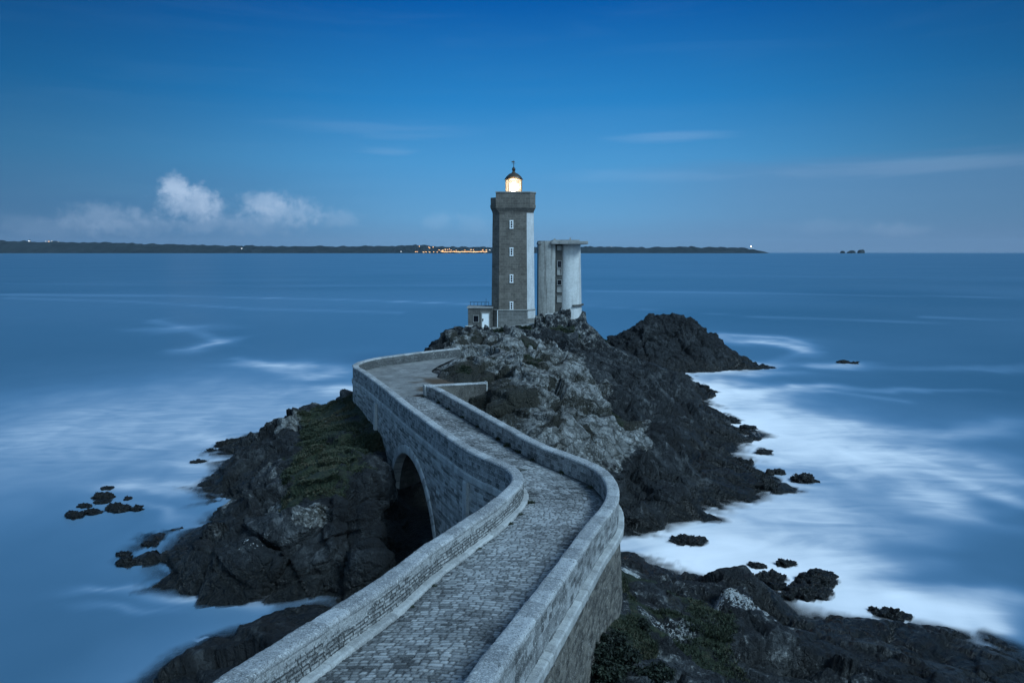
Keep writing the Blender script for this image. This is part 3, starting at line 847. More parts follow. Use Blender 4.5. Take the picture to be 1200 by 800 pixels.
def sea():
    gx = np.arange(-60, 90, .6); gy = np.arange(8, 176, .6)
    L = np.array([[1.0 if ground_z(x, y) > 0.02 else 0.0 for y in gy] for x in gx])
    b1, b2, b3 = blur(L, 2.2), blur(L, 6), blur(L, 15)
    def samp(A, x, y):
        fx = np.clip((x - gx[0]) / .6, 0, len(gx) - 1.001); fy = np.clip((y - gy[0]) / .6, 0, len(gy) - 1.001)
        i = fx.astype(int); j = fy.astype(int); u = fx - i; v = fy - j
        r = A[i, j] * (1 - u) * (1 - v) + A[i + 1, j] * u * (1 - v) + A[i, j + 1] * (1 - u) * v + A[i + 1, j + 1] * u * v
        ins = (x > gx[0]) & (x < gx[-1]) & (y > gy[0]) & (y < gy[-1])
        return r * ins
    ang = np.concatenate([np.linspace(-50, 50, 560), np.linspace(50, 310, 60)[1:-1]])
    ang = np.radians(90 - ang)
    rad = np.concatenate([[3.0], np.geomspace(9, 230, 330), np.geomspace(230, 16000, 150)[1:]])
    A, R = np.meshgrid(ang, rad, indexing='ij')
    X = (R * np.cos(A)).ravel(); Y = (R * np.sin(A)).ravel()
    n = len(X)
    depth = np.full(n, 6.0)
    near = (R.ravel() < 190) & (Y > 5) & (np.abs(X) < 100)
    for k in np.nonzero(near)[0]:
        depth[k] = -ground_z(X[k], Y[k])
    P = np.stack([X, Y, 0 * X], 1)
    # slow swirl of the coordinates gives the foam its drawn-out veils
    wx = X + 5 * vnoise(P / 17.0, 701) + 1.8 * vnoise(P / 5.0, 702) + .7 * vnoise(P / 1.8, 705)
    wy = Y + 5 * vnoise(P / 17.0 + 40, 703) + .7 * vnoise(P / 1.8 + 9, 706) + 1.8 * vnoise(P / 5.0 + 40, 704)
    foam = np.zeros(n)
    SP = [(880, 480, 75, 26, .8), (940, 515, 110, 32, .78), (1040, 545, 140, 18, .5), (1140, 575, 90, 17, .5), (790, 632, 80, 30, .95), (890, 628, 110, 26, .8), (985, 690, 120, 26, .95), (1080, 712, 100, 26, .85), (1160, 740, 60, 34, .75), (960, 590, 110, 18, .45), (860, 460, 60, 12, .75), (1000, 640, 90, 16, .35), (880, 650, 60, 20, .8), (1100, 500, 110, 10, .22), (1180, 690, 60, 16, .35),
          (905, 401, 45, 4, .42), (935, 407, 18, 6, .38), (990, 427, 34, 5, .5), (855, 395, 55, 3.5, .3), (885, 440, 70, 5, .35), (965, 459, 40, 3.5, .4), (900, 425, 30, 4, .4), (1080, 462, 80, 3, .22), (1130, 430, 80, 3, .16),
          (335, 430, 62, 4, .45), (395, 436, 36, 4, .38), (262, 404, 16, 6, .42), (215, 384, 40, 4, .24), (385, 458, 34, 8, .6), (330, 487, 30, 6, .3), (240, 528, 60, 7, .42), (235, 548, 50, 8, .38), (215, 575, 40, 8, .3), (250, 593, 24, 9, .5), (150, 580, 70, 9, .38), (110, 612, 60, 8, .2), (190, 645, 34, 7, .5), (320, 708, 90, 8, .62), (210, 722, 80, 9, .35), (60, 715, 60, 8, .3), (110, 745, 70, 7, .2), (418, 690, 14, 6, .3),
          (150, 500, 330, 95, .36), (290, 470, 170, 45, .12), (40, 530, 220, 65, .12), (1000, 500, 260, 60, .12), (1050, 640, 200, 60, .08), (1000, 420, 260, 30, .06)]
    for px, py, w, hgt, a in SP:
        x, y, _ = at_z(px, py, 0)
        rx = w / FOC * y; ry = hgt * y * y / (FOC * ZC)
        a *= 1.15 if px > 700 else 1
        foam += a * np.exp(-(((wx - x) / rx) ** 2 + ((wy - y) / ry) ** 2))
    LN = [([(0, 345), (200, 346.5), (400, 351), (575, 357)], 1.3, .3), ([(0, 349), (150, 353), (300, 362), (470, 366)], 1.6, .16), ([(690, 341), (900, 344), (1200, 349)], 1.3, .2), ([(1080, 371), (1200, 375)], 1.6, .28), ([(690, 358), (900, 372), (1100, 378)], 1.8, .14), ([(180, 376), (225, 386), (262, 402)], 3, .26), ([(275, 420), (330, 429), (420, 434)], 2.5, .35), ([(0, 332), (300, 335), (600, 334)], 1.2, .1), ([(690, 322), (1200, 326)], 1.2, .07), ([(850, 392), (920, 396), (950, 404), (938, 414), (905, 424)], 3.0, .38), ([(930, 452), (985, 460), (1060, 470)], 2.5, .25), ([(980, 515), (1080, 545), (1200, 592)], 7, .35)]
    for pl, wpx, a in LN:
        W = [at_z(x, y, 0)[:2] for x, y in pl]
        best = np.zeros(n)
        for (x0, y0), (x1, y1) in zip(W, W[1:]):
            dx, dy = x1 - x0, y1 - y0
            t = np.clip(((X - x0) * dx + (Y - y0) * dy) / (dx * dx + dy * dy), 0, 1)
            qx, qy = x0 + t * dx, y0 + t * dy
            # streak width grows with the square of the distance out, as the long swells do
            sx = np.maximum(wpx * qy / FOC * 3, .5); sy = np.maximum(wpx * qy * qy / (FOC * ZC), .4)
            best = np.maximum(best, np.exp(-(((X - qx) / sx) ** 2 + ((Y - qy) / sy) ** 2)))
        foam += a * best * (.6 + .5 * vnoise(np.stack([X / 40, Y / 12, 0 * X], 1), 720))
    east = sstep(2, 9, X + 0 * Y) * sstep(34, 40, Y) * (1 - .55 * sstep(120, 132, Y))
    westw = .27
    e = westw + (1 - westw) * east
    e = e * (1 - .9 * np.exp(-((X + 3.5) / 5.0) ** 2 - ((Y - 50) / 8.0) ** 2))
    sh = .8 * samp(b1, X, Y) + 1.0 * samp(b2, wx, wy) * .8 + .45 * samp(b3, wx, wy)
    foam += e * sh * .9
    foam *= .95 + .25 * fbm(np.stack([wx / 9, wy / 9, 0 * X], 1), 731, 3) * sstep(.35, .85, foam)
    foam += (.07 * vnoise(np.stack([X / 90, Y / 60, 0 * X], 1), 741)) * sstep(900, 150, R.ravel()) + .05
    foam = 1.02 * (1 - np.exp(-1.3 * np.maximum(foam, 0)))
    foam = np.where(depth > 5.9, foam, foam)
    me = grid_mesh('sea', P, len(ang), len(rad), dict(foam=foam, depth=depth), flip=True, close_u=True)
    b = NB('long_exposure_sea')
    c = b.coord('Object')
    fo = b.attr('foam'); dp = b.attr('depth')
    n1 = b.noise(b.coord('Object', (1, .6, 1)), .16, 5, .5, 1.2)
    n2 = b.noise(b.coord('Object', (.5, 1.2, 1)), .012, 4, .5)
    f = b.math('ADD', fo, b.math('MULTIPLY', b.math('SUBTRACT', n1, .5), b.math('MULTIPLY', fo, .4)))
    flow = b.noise(b.coord('Object', (.09, .26, 1), (0, 0, -.35)), 1.0, 5, .5, 2.6)
    f = b.math('ADD', f, b.math('MULTIPLY', b.math('SUBTRACT', flow, .52), b.math('MULTIPLY', b.math('MULTIPLY', fo, b.math('SUBTRACT', 1.12, fo)), b.rng(fo, .3, .62, 0, 1.3, True))))
    f = b.rng(f, .0, 1.0, .0, .97)
    water = b.principled(b.mix(b.rng(n2, .35, .65), (.034, .100, .158), (.040, .114, .178)), b.rng(n2, .3, .7, .30, .36), None, .5, IOR=1.33)
    fd = b.n('ShaderNodeBsdfDiffuse')
    b.l(b.mix(b.rng(f, .22, .8, 0, 1, True), (.27, .44, .63), (.95, .89, .87)), fd.inputs[0])
    mx = b.n('ShaderNodeMixShader')
    b.l(f, mx.inputs[0]); b.l(water, mx.inputs[1]); b.l(fd.outputs[0], mx.inputs[2])
    # the averaged swell thins out to nothing over the rocks it washes
    tr = b.n('ShaderNodeBsdfTransparent')
    al = b.rng(b.math('ADD', dp, b.math('MULTIPLY', b.math('SUBTRACT', n1, .5), .3)), -.1, .85, .06, 1, True)
    m2 = b.n('ShaderNodeMixShader')
    b.l(al, m2.inputs[0]); b.l(tr.outputs[0], m2.inputs[1]); b.l(mx.outputs[0], m2.inputs[2])
    o = link('sea', me, b.out(m2.outputs[0]), None, True)
    tag(o, 'blue sea smoothed by a long exposure with white foam round the rocks', 'sea', None, 'structure')
sea()

# ------------------------------------------------------------------ masonry relief
def _r2(i, j, seed):
    return _h(i.astype(np.int64), j.astype(np.int64), np.zeros_like(i, dtype=np.int64), seed)
def courses(s, h, ch, L, seed, jit=.32, wob=.25):
    """irregular coursed stones: distance to the joint (m) and a random number per stone"""
    z = np.zeros_like(s)
    hh = h + wob * ch * vnoise(np.stack([s / (L * 3.1), h / (ch * 4), z], 1), seed + 7)
    r = np.floor(hh / ch).astype(np.int64)
    dv = np.minimum(hh / ch - r, r + 1 - hh / ch) * ch
    Lr = L * (.7 + .6 * _r2(r, r * 0, seed + 1))
    u = s / Lr + _r2(r, r * 0 + 5, seed + 2) * 7
    u = u + .12 * vnoise(np.stack([s / (L * .6), h / ch * .6, z + 3], 1), seed + 9)
    i = np.floor(u).astype(np.int64)
    e = lambda k: k + jit * (_r2(r, k, seed + 3) - .5) * 1.6
    i = np.where(u < e(i), i - 1, i)
    i = np.where(u >= e(i + 1), i + 1, i)
    du = np.minimum(u - e(i), e(i + 1) - u) * Lr
    return np.minimum(du, dv), _r2(r, i, seed + 4), _r2(r, i, seed + 6)

def strip(path, nrm, sgn, off, ztop, zbot, dv, pat, batter=0.0):
    """upright wall face along a path. off: distance from the middle line on side sgn; pat(s,h,x,y,z)->(displacement, tone, mort)"""
    s = arclen(path)
    hmax = float(np.max(ztop - zbot))
    nv = max(3, int(hmax / dv) + 1)
    t = np.linspace(0, 1, nv)
    Z = ztop[:, None] + (zbot - ztop)[:, None] * t[None]
    O = off + batter * (ztop[:, None] - Z)
    S = np.repeat(s[:, None], nv, 1)
    # masonry heights follow the wall's own top line
    Hh = (ztop[:, None] - Z)
    X = path[:, 0:1] + sgn * nrm[:, 0:1] * O
    Y = path[:, 1:2] + sgn * nrm[:, 1:2] * O
    d, tone, mort = pat(S.ravel(), Hh.ravel(), X.ravel(), Y.ravel(), Z.ravel())
    d = d.reshape(S.shape)
    X = X + sgn * nrm[:, 0:1] * d; Y = Y + sgn * nrm[:, 1:2] * d
    return np.stack([X, Y, Z], -1).reshape(-1, 3), len(path), nv, dict(tone=tone, mort=mort)

def profile_sweep(name, path, nrm, prof, pat, mat, parent, flip, close=False, dv=.04):
    """sweeps an open profile [(offset, dz)] (offset along nrm, dz from the path) along a path, with relief along the profile's own normal"""
    pr = np.array(prof, float)
    a = np.concatenate([[0], np.cumsum(np.linalg.norm(np.diff(pr, axis=0), axis=1))])
    q = np.unique(np.round(np.concatenate([np.arange(0, a[-1], dv), a]), 4))
    o = np.interp(q, a, pr[:, 0]); z = np.interp(q, a, pr[:, 1])
    to, tz = np.gradient(o, q), np.gradient(z, q)
    ln = np.hypot(to, tz) + 1e-9
    no, nz = -tz / ln, to / ln
    s = arclen(path)
    nu, nv = len(path), len(q)
    S = np.repeat(s[:, None], nv, 1); Q = np.repeat(q[None], nu, 0); Zr = np.repeat(z[None], nu, 0); O = np.repeat(o[None], nu, 0)
    d, tone, mort = pat(S.ravel(), Q.ravel(), O.ravel(), Zr.ravel(), path, nu, nv)
    d = d.reshape(nu, nv)
    O2 = O + d * no[None]; Z2 = Zr + d * nz[None]
    X = path[:, 0:1] + nrm[:, 0:1] * O2; Y = path[:, 1:2] + nrm[:, 1:2] * O2; Z = path[:, 2:3] + Z2
    V = np.stack([X, Y, Z], -1).reshape(-1, 3)
    me = grid_mesh(name, V, nu, nv, dict(tone=tone, mort=mort), flip=flip)
    return link(name, me, mat, parent, True)

CW = empty('stone_causeway', (-6.0, 52.0, 0.0), 'winding stone causeway bridge with parapets and one round arch leading to the lighthouse', 'bridge')

def pts3(s, h, k):
    return np.stack([s / k, h / k, np.zeros_like(s)], 1)

def rubble_pat(seed, ch=.17, L=.42, render=.5, depth=.022, low=.55):
    def f(S, Q, O, Z, path, nu, nv):
        ed, id1, id2 = courses(S, Z, ch, L, seed)
        j = sstep(.0, .028, ed)
        cover = sstep(-.15, .25, .4 * vnoise(pts3(S, Z, 1.5), seed + 20) + .3 * vnoise(pts3(S, Z, .45), seed + 21) + 3.6 * (Z + low) * render)
        d = (j - 1) * depth + (id2 - .5) * .022 * j
        d = d * (1 - .8 * cover) + .004 * vnoise(pts3(S, Q, .06), seed + 22)
        mort = np.clip(cover * .55, 0, 1)
        tone = (.3 + .8 * id1) * (1 - cover) + cover * (.75 + .3 * vnoise(pts3(S, Z, .7), seed + 23))
        tone = tone - (1 - j) * 1.6 * (1 - cover)
        old = sstep(62, 66, np.repeat(path[:, 1], nv))
        tone = tone - 1.1 * old; mort = mort * (1 - .8 * old)
        return d, tone, mort
    return f
def ashlar_pat(seed, ch=.3, L=.55, depth=.012, jm=1.0):
    def f(S, Q, O, Z, path, nu, nv):
        ed, id1, id2 = courses(S, Z, ch, L, seed, .25, .1)
        j = sstep(.0, .024, ed)
        d = (j - 1) * depth + (id2 - .5) * .012 * j + .004 * vnoise(pts3(S, Q, .09), seed + 22)
        return d, .05 + .8 * id1, (1 - j) * jm
    return f
def coping_pat(seed, L=1.15):
    def f(S, Q, O, Z, path, nu, nv):
        u = S / L
        i = np.floor(u)
        e = np.minimum(u - i, i + 1 - u) * L
        id1 = _r2(i.astype(np.int64), i.astype(np.int64) * 0, seed)
        j = sstep(0, .018, e)
        d = (j - 1) * .022 + (id1 - .5) * .022 + .012 * vnoise(pts3(S, Q, .35), seed + 3) + .007 * vnoise(pts3(S, Q, .09), seed + 4)
        return d, .25 + .45 * id1, (1 - j) * .9
    return f

def parapet(P, side, seed, rub, outpat, outmat):
    st = stations(P)
    path = smooth(resample(P, st), 2)
    N = normals(path) * side                      # towards the road
    W = .29
    fl = side > 0
    prof = [(W, -1.2), (W - .02, -.13), (-W + .02, -.13), (-W, -1.42)]
    def pat(S, Q, O, Z, pa, nu, nv):
        di, ti, mi = rub(S, Q, O, Z, pa, nu, nv)
        do, to_, mo = outpat(S, Q, O, Z, pa, nu, nv)
        k = (O > 0)
        top = (np.abs(O) < W - .025)
        d = np.where(k, di, do); d = np.where(top, 0, d)
        return d, np.where(k, ti, to_), np.where(k, mi, mo)
    par = profile_sweep('parapet', path, N, prof, pat, M['parapet'], CW, fl, dv=.036)
    cop = [(W - .03, -.168), (W + .022, -.155), (W + .022, -.08), (W - .03, -.018), (W - .1, 0.0), (-W + .1, 0.0), (-W + .03, -.018), (-W - .022, -.08), (-W - .022, -.155), (-W + .03, -.168)]
    co = profile_sweep('coping', path, N, cop, coping_pat(seed + 5), M['coping'], par, fl, dv=.035)
    co.location = (0, 0, 0)
    co.parent = par
    return path, N

Lp, LN = parapet(Lc, +1, 800, rubble_pat(801, .13, .33, .9, .035, .36), ashlar_pat(811, .27, .5), M['bridge'])
Rp, RN = parapet(Rc, -1, 850, ashlar_pat(851, .26, .5, .010, .9), ashlar_pat(861, .24, .45, .014, .7), M['bridge'])

def side_wall(path, N, ztop_off, zbot, name, mat, seed, dv, batter, ch, L, depth, step=1):
    p = path[::step]; n = N[::step]
    zt = p[:, 2] + ztop_off
    zb = zbot(p) if callable(zbot) else np.full(len(p), float(zbot))
    def pat(S, Hh, X, Y, Z):
        ed, id1, id2 = courses(S, Z, ch, L, seed, .3, .2)
        j = sstep(0, .035, ed)
        d = (j - 1) * depth + (id2 - .5) * .03 * j
        return d, -.05 + 1.0 * id1, (1 - j) * .8
    V, nu, nv, at = strip(p, n, -1, .33, zt, zb, dv, pat, batter)
    me = grid_mesh(name, V, nu, nv, at, flip=True)
    return link(name, me, mat, CW, True)

# west face with the arch
sl = arclen(Lp)
LO = Lp[:, :2] - LN * .33
def face_hit(px, py):
    d = sight(px, py)
    best, bi = 1e9, 0
    for i in range(len(LO)):
        if not (44 < LO[i, 1] < 62): continue
        e = abs(LO[i, 0] * d[1] - LO[i, 1] * d[0])
        if e < best: best, bi = e, i
    t = LO[bi, 1] / d[1]
    return sl[bi], ZC + d[2] * t
sA, _ = face_hit(459.5, 585)
sB, _ = face_hit(512.5, 630)
sCt, zCr = face_hit(480, 533)
AR = abs(sB - sA) / 2
AC = .5 * (sA + sB)
AZ = zCr - AR
k0 = int(np.argmin(np.abs(sl - AC)))
ARCH_C = LO[k0].copy()
def arch_z(s, r):
    q = np.abs(s - AC)
    return np.where(q < r, AZ + np.sqrt(np.maximum(r * r - q * q, 0)), -1e3)
# insert exact foot stations and refine near the feet
ss = np.unique(np.concatenate([sl[::2], AC + AR * np.cos(np.linspace(0, math.pi, 90)), [sA - 1e-3, sB + 1e-3]]))
ss.sort()
Lf = resample(np.column_stack([Lp]), ss)
Lf = np.stack([np.interp(ss, sl, Lp[:, k]) for k in range(3)], 1)
Nf = np.stack([np.interp(ss, sl, LN[:, k]) for k in range(2)], 1)
def wbot(p):
    z = np.where(p[:, 1] > 64, 1.0, -1.6)
    z = np.where(p[:, 1] < 32, 1.0, z)
    a = arch_z(ss, AR - .0)
    return np.where(a > -100, a, z)
side_wall(Lf, Nf, -1.80, wbot, 'side_wall', M['bridge'], 901, .075, .012, .25, .62, .03)
# string course under the parapet
def string_course(path, N, name, dz0, hgt, out, mat, seed, step=1, a=0, b_=None):
    p = path[a:b_:step]; n = N[a:b_:step]
    prof = [(-.25, dz0), (-.29 - out + .05, dz0 - .02), (-.29 - out, dz0 - .07), (-.29 - out + .02, dz0 - hgt + .03), (-.31, dz0 - hgt), (-.25, dz0 - hgt)]
    return profile_sweep(name, p, n, prof, coping_pat(seed, .55), mat, CW, True, dv=.05)
string_course(Lp, LN, 'string_course', -1.38, .46, .12, M['ring'], 921, 2)
# voussoirs
def voussoirs():
    th = np.linspace(0, math.pi, 181)
    r0, r1 = AR - .02, AR + .62
    rr = [r0, r0 + .1, r1 - .1, r1]
    V, tone, mort = [], [], []
    nv = 9
    ext = np.linspace(-2.4 - AZ, -.05, 24)
    pts = [(AC + 1e9, 0)]
    ths = list(th)
    prof = [(r0, -.62), (r0, .055), (r0 + .04, .07), (r0 + .2, .075), (r0 + .4, .075), (r1 - .04, .07), (r1, .05), (r1, -.05)]
    cols = []
    for z in ext: cols.append((1, None, z))
    for t in th: cols.append((None, t, None))
    for z in ext[::-1]: cols.append((-1, None, z))
    for c in cols:
        for r, o in prof:
            if c[1] is not None:
                s = AC + r * math.cos(c[1]); z = AZ + r * math.sin(c[1]); idx = c[1] * AR / .52
            else:
                s = AC + c[0] * r; z = AZ + c[2]; idx = 1000 * c[0] + c[2] / .5
            px = [np.interp(s, sl, Lp[:, k]) for k in range(2)]; nn = [np.interp(s, sl, LN[:, k]) for k in range(2)]
            q = .33 + .012 * 6 + o
            V.append((px[0] - nn[0] * q, px[1] - nn[1] * q, z))
            i = math.floor(idx)
            e = min(idx - i, i + 1 - idx) * .52
            rnd = (math.sin(i * 12.9898) * 43758.5453) % 1
            tone.append(.3 + .5 * rnd); mort.append(1.0 if e < .03 else 0)
    me = grid_mesh('arch_ring', V, len(cols), len(prof), dict(tone=tone, mort=mort), flip=False)
    link('arch_ring', me, M['ring'], CW, True)
voussoirs()
# barrel of the arch through to the east face
def barrel():
    zs = []
    th = np.linspace(0, math.pi, 121)
    prof = [(AC + AR, z) for z in np.linspace(-2.4, AZ, 30)[:-1]] + [(AC + AR * math.cos(t), AZ + AR * math.sin(t)) for t in th] + [(AC - AR, z) for z in np.linspace(AZ, -2.4, 30)[1:]]
    nu = len(prof); nv = 70
    S = np.array([p[0] for p in prof]); Z = np.array([p[1] for p in prof])
    x = np.interp(S, sl, Lp[:, 0]); y = np.interp(S, sl, Lp[:, 1])
    n0 = LN[k0]
    D = np.linspace(-.3, 5.0, nv)
    a = np.concatenate([[0], np.cumsum(np.hypot(np.diff(S), np.diff(Z)))])
    A, DD = np.meshgrid(a, D, indexing='ij')
    ed, id1, id2 = courses(DD.ravel(), A.ravel(), .34, .7, 940, .3, .15)
    j = sstep(0, .04, ed)
    X = x[:, None] + n0[0] * D[None]; Y = y[:, None] + n0[1] * D[None]
    V = np.stack([X, Y, np.repeat(Z[:, None], nv, 1)], -1).reshape(-1, 3)
    me = grid_mesh('arch_barrel', V, nu, nv, dict(tone=.15 + .7 * id1, mort=(1 - j)))
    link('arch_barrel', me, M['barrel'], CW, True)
barrel()
# pilasters on the west face
def pilaster(s0, w, out, z1, z0):
    mb = MB()
    rings = []
    for z, o in ((z0, out + .22), (z1 - .12, out), (z1, out - .05)):
        ring = []
        for ds, q in ((-w / 2, 0.1), (-w / 2, .42 + o), (w / 2, .42 + o), (w / 2, .1)):
            s = s0 + ds
            px = [np.interp(s, sl, Lp[:, k]) for k in range(2)]; nn = [np.interp(s, sl, LN[:, k]) for k in range(2)]
            ring.append((px[0] - nn[0] * q, px[1] - nn[1] * q, z))
        rings.append(ring)
    mb.loft(rings)
    o = mb.build('buttress', M['ring'], CW)
for px, py in ((548, 585), (441.5, 492)):
    d = sight(px, py)
    i = min((abs(LO[k, 0] * d[1] - LO[k, 1] * d[0]), k) for k in range(len(LO)) if LO[k, 1] > 38 and LO[k, 1] < 72)[1]
    pilaster(sl[i], .5, .10, Lp[i, 2] - 1.84, -1.0 if px > 500 else 2.0)
# east face: ledge and battered rubble wall
string_course(Rp, RN, 'string_course', -1.32, .42, .26, M['ring'], 961, 2)
k1 = int(np.argmin(np.abs(arclen(Rp) - sta(Rc, aR, (-1.7, 50.5)))))
sr = arclen(Rp)
def arch_z_e(p):
    # opening of the same barrel on the east face
    n0 = LN[k0]; t0 = np.array([-n0[1], n0[0]])
    q = (p[:, 0] - Lp[k0, 0]) * t0[0] + (p[:, 1] - Lp[k0, 1]) * t0[1]
    return np.where(np.abs(q) < AR, AZ + np.sqrt(np.maximum(AR ** 2 - q ** 2, 0)), -1e3)
def ebot(p):
    z = np.where(p[:, 1] > 58, 4.5, np.where(p[:, 1] > 40, -1.5, 1.5))
    z = np.where(p[:, 1] < 20, p[:, 2] - 6, z)
    return np.maximum(z, arch_z_e(p))
side_wall(Rp, RN, -1.70, ebot, 'side_wall', M['rubble'], 971, .07, .06, .2, .34, .045, 2)

# return wall at the head of the east parapet
def stub():
    A = np.array(at_z(502, 450.7, 9.0)); B = np.array(at_z(569, 447.5, 8.9))
    P = np.linspace(A, B, 90)
    P[:, 2] -= .02
    N = normals(P)
    W = .26
    prof = [(W, -2.3), (W - .01, -.1), (-W + .01, -.1), (-W, -2.3)]
    o = profile_sweep('return_wall', P, N, prof, rubble_pat(981, .2, .4, .1, .04, 1.3), M['rubble'], CW, True, dv=.06)
    cop = [(W - .02, -.13), (W + .03, -.12), (W + .03, -.03), (W - .02, 0), (-W + .02, 0), (-W - .03, -.03), (-W - .03, -.12), (-W + .02, -.13)]
    c = profile_sweep('coping', P, N, cop, coping_pat(985), M['coping'], o, True, dv=.05)
    c.location = (0, 0, 0)
    mb = MB()
    T = (B - A); T /= np.linalg.norm(T)
    mb.box((B[0] + T[0] * .05, B[1] + T[1] * .05, B[2] - 1.1), (.1, .56, 2.3), math.atan2(T[1], T[0]))
    mb.build('end_stone', M['ring'], CW)
    mb = MB()
    mb.box((A[0] - .12, A[1] + .1, A[2] - .62), (.62, .62, 1.2), math.atan2(T[1], T[0]), 0, .03)
    mb.build('end_stone', M['ring'], CW)
stub()
# kerb along the west parapet
def kerb():
    i0 = int(np.argmin(np.hypot(Lp[:, 0] + .2, Lp[:, 1] - 37.0)))
    prof = [(.27, -.90), (.50, -.915), (.55, -.95), (.57, -1.14)]
    profile_sweep('kerb', Lp[i0:], LN[i0:], prof[::-1], coping_pat(991, 1.3), M['ring'], CW, False, dv=.04)
kerb()

# ------------------------------------------------------------------ roadway
def road():
    nvv = 128
    a, b_ = resample(Lc, sL_), resample(Rc, sR_)
    nL = normals(Lc); nR = -normals(Rc)
    a[:, 0] += np.interp(sL_, aL, nL[:, 0]) * .27; a[:, 1] += np.interp(sL_, aL, nL[:, 1]) * .27
    b_[:, 0] += np.interp(sR_, aR, nR[:, 0]) * .27; b_[:, 1] += np.interp(sR_, aR, nR[:, 1]) * .27
    m = .5 * (a + b_)
    am = arclen(m)
    st = stations(m, .0018, .026, .12)
    A = np.stack([np.interp(st, am, a[:, k]) for k in range(3)], 1)
    B = np.stack([np.interp(st, am, b_[:, k]) for k in range(3)], 1)
    t = np.linspace(0, 1, nvv)
    P = A[:, None] * (1 - t)[None, :, None] + B[:, None] * t[None, :, None]
    P[..., 2] -= 1.0
    P[..., 2] -= .05 * ((t - .5) * 2)[None] ** 2
    wid = np.linalg.norm(A - B, axis=1)
    S = np.repeat(st[:, None], nvv, 1); U = t[None] * wid[:, None]
    s, u = S.ravel(), U.ravel()
    s = s + .10 * np.sin(u * .8) + .12 * vnoise(np.stack([u / 1.6, s / 1.6, 0 * s], 1), 1001)
    ed, id1, id2 = courses(u, s, .185, .30, 1011, .34, .18)
    cx, cy = P[..., 0].ravel(), P[..., 1].ravel()
    worn = sstep(.05, .4, vnoise(np.stack([cx / 2.5, cy / 2.5, 0 * cx], 1), 1021))
    j = sstep(.005, .045, ed)
    d = j * (.036 - .010 * worn) + (id2 - .5) * .02 * j + .004 * vnoise(np.stack([u / .07, s / .07, 0 * s], 1), 1031)
    P[..., 2] += d.reshape(P.shape[:2]) - .02 + .02 * vnoise(np.stack([cx / 1.1, cy / 1.1, 0 * cx], 1), 1041).reshape(P.shape[:2])
    # the middle drain line
    big = vnoise(np.stack([cx / 3.2, cy / 3.2, 0 * cx], 1), 1051) + .6 * vnoise(np.stack([cx / .9, cy / .9, 0 * cx], 1), 1052)
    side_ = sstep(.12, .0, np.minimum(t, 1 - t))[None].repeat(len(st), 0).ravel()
    track = np.exp(-((np.repeat(t[None], len(st), 0).ravel() - .33) / .09) ** 2) + np.exp(-((np.repeat(t[None], len(st), 0).ravel() - .68) / .09) ** 2)
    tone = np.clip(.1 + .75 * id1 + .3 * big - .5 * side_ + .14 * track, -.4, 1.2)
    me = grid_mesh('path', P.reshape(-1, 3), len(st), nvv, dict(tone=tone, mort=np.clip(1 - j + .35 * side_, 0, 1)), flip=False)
    o = link('path', me, M['setts'], None, True)
    tag(o, 'worn path of granite setts winding between the two parapets', 'path', None, 'structure')
road()
def forecourt():
    # paved turning place between the far parapet and the crag
    kk = np.nonzero(Lp[:, 1] > 60)[0]
    outer = (Lp[kk, :2] + LN[kk] * .2)[::3]
    inn = np.array([(-6.3, 88.0), (-7.2, 84.5), (-8.2, 80.0), (-8.5, 76), (-6.5, 72.5), (-5.6, 69), (-6.0, 65), (-7.1, 63.6), (-7.3, 62), (-7.0, 60.4)])
    inn = spline(np.column_stack([inn, np.zeros(len(inn))]), 20)
    ai = arclen(inn)
    n = len(outer)
    inn = resample(inn, np.linspace(0, ai[-1], n))[:, :2]
    nv = 40
    t = np.linspace(0, 1, nv)
    XY = outer[:, None] * (1 - t)[None, :, None] + inn[:, None] * t[None, :, None]
    x, y = XY[..., 0].ravel(), XY[..., 1].ravel()
    z = 7.955 + .03 * vnoise(np.stack([x / 2, y / 2, 0 * x], 1), 1101)
    z = np.where(y < 63.5, z - .05, z)
    ed, id1, id2 = courses(x, y, .3, .45, 1111)
    j = sstep(0, .05, ed)
    edge = np.repeat(t[None], n, 0).ravel()
    earth = sstep(.62, .85, edge + .25 * vnoise(np.stack([x / 1.4, y / 1.4, 0 * x], 1), 1121)) * sstep(74, 71, y)
    me = grid_mesh('pavement', np.stack([x, y, z], 1), n, nv, dict(tone=.3 + .2 * id1, mort=(1 - j) * .3, earth=earth))
    b = NB('worn_forecourt')
    c = b.coord('Object')
    n1 = b.noise(c, .7, 6, .65); n2 = b.noise(c, 5.0, 5, .7)
    col = b.mix(b.rng(b.math('ADD', b.math('MULTIPLY', n1, .6), b.math('MULTIPLY', n2, .4)), .35, .65), (.085, .085, .08), (.26, .26, .25))
    col = b.mix(b.math('MULTIPLY', b.attr('mort'), .6), col, (.06, .06, .055))
    col = b.mix(b.attr('earth'), col, b.mix(n2, (.03, .02, .012), (.1, .07, .045)))
    o = link('pavement', me, b.out(b.principled(col, .9, b.bump(n2, .5, .03), .25)), None, True)
    tag(o, 'worn paved turning place with brown earth inside the far bend of the parapet', 'pavement', None, 'structure')
forecourt()

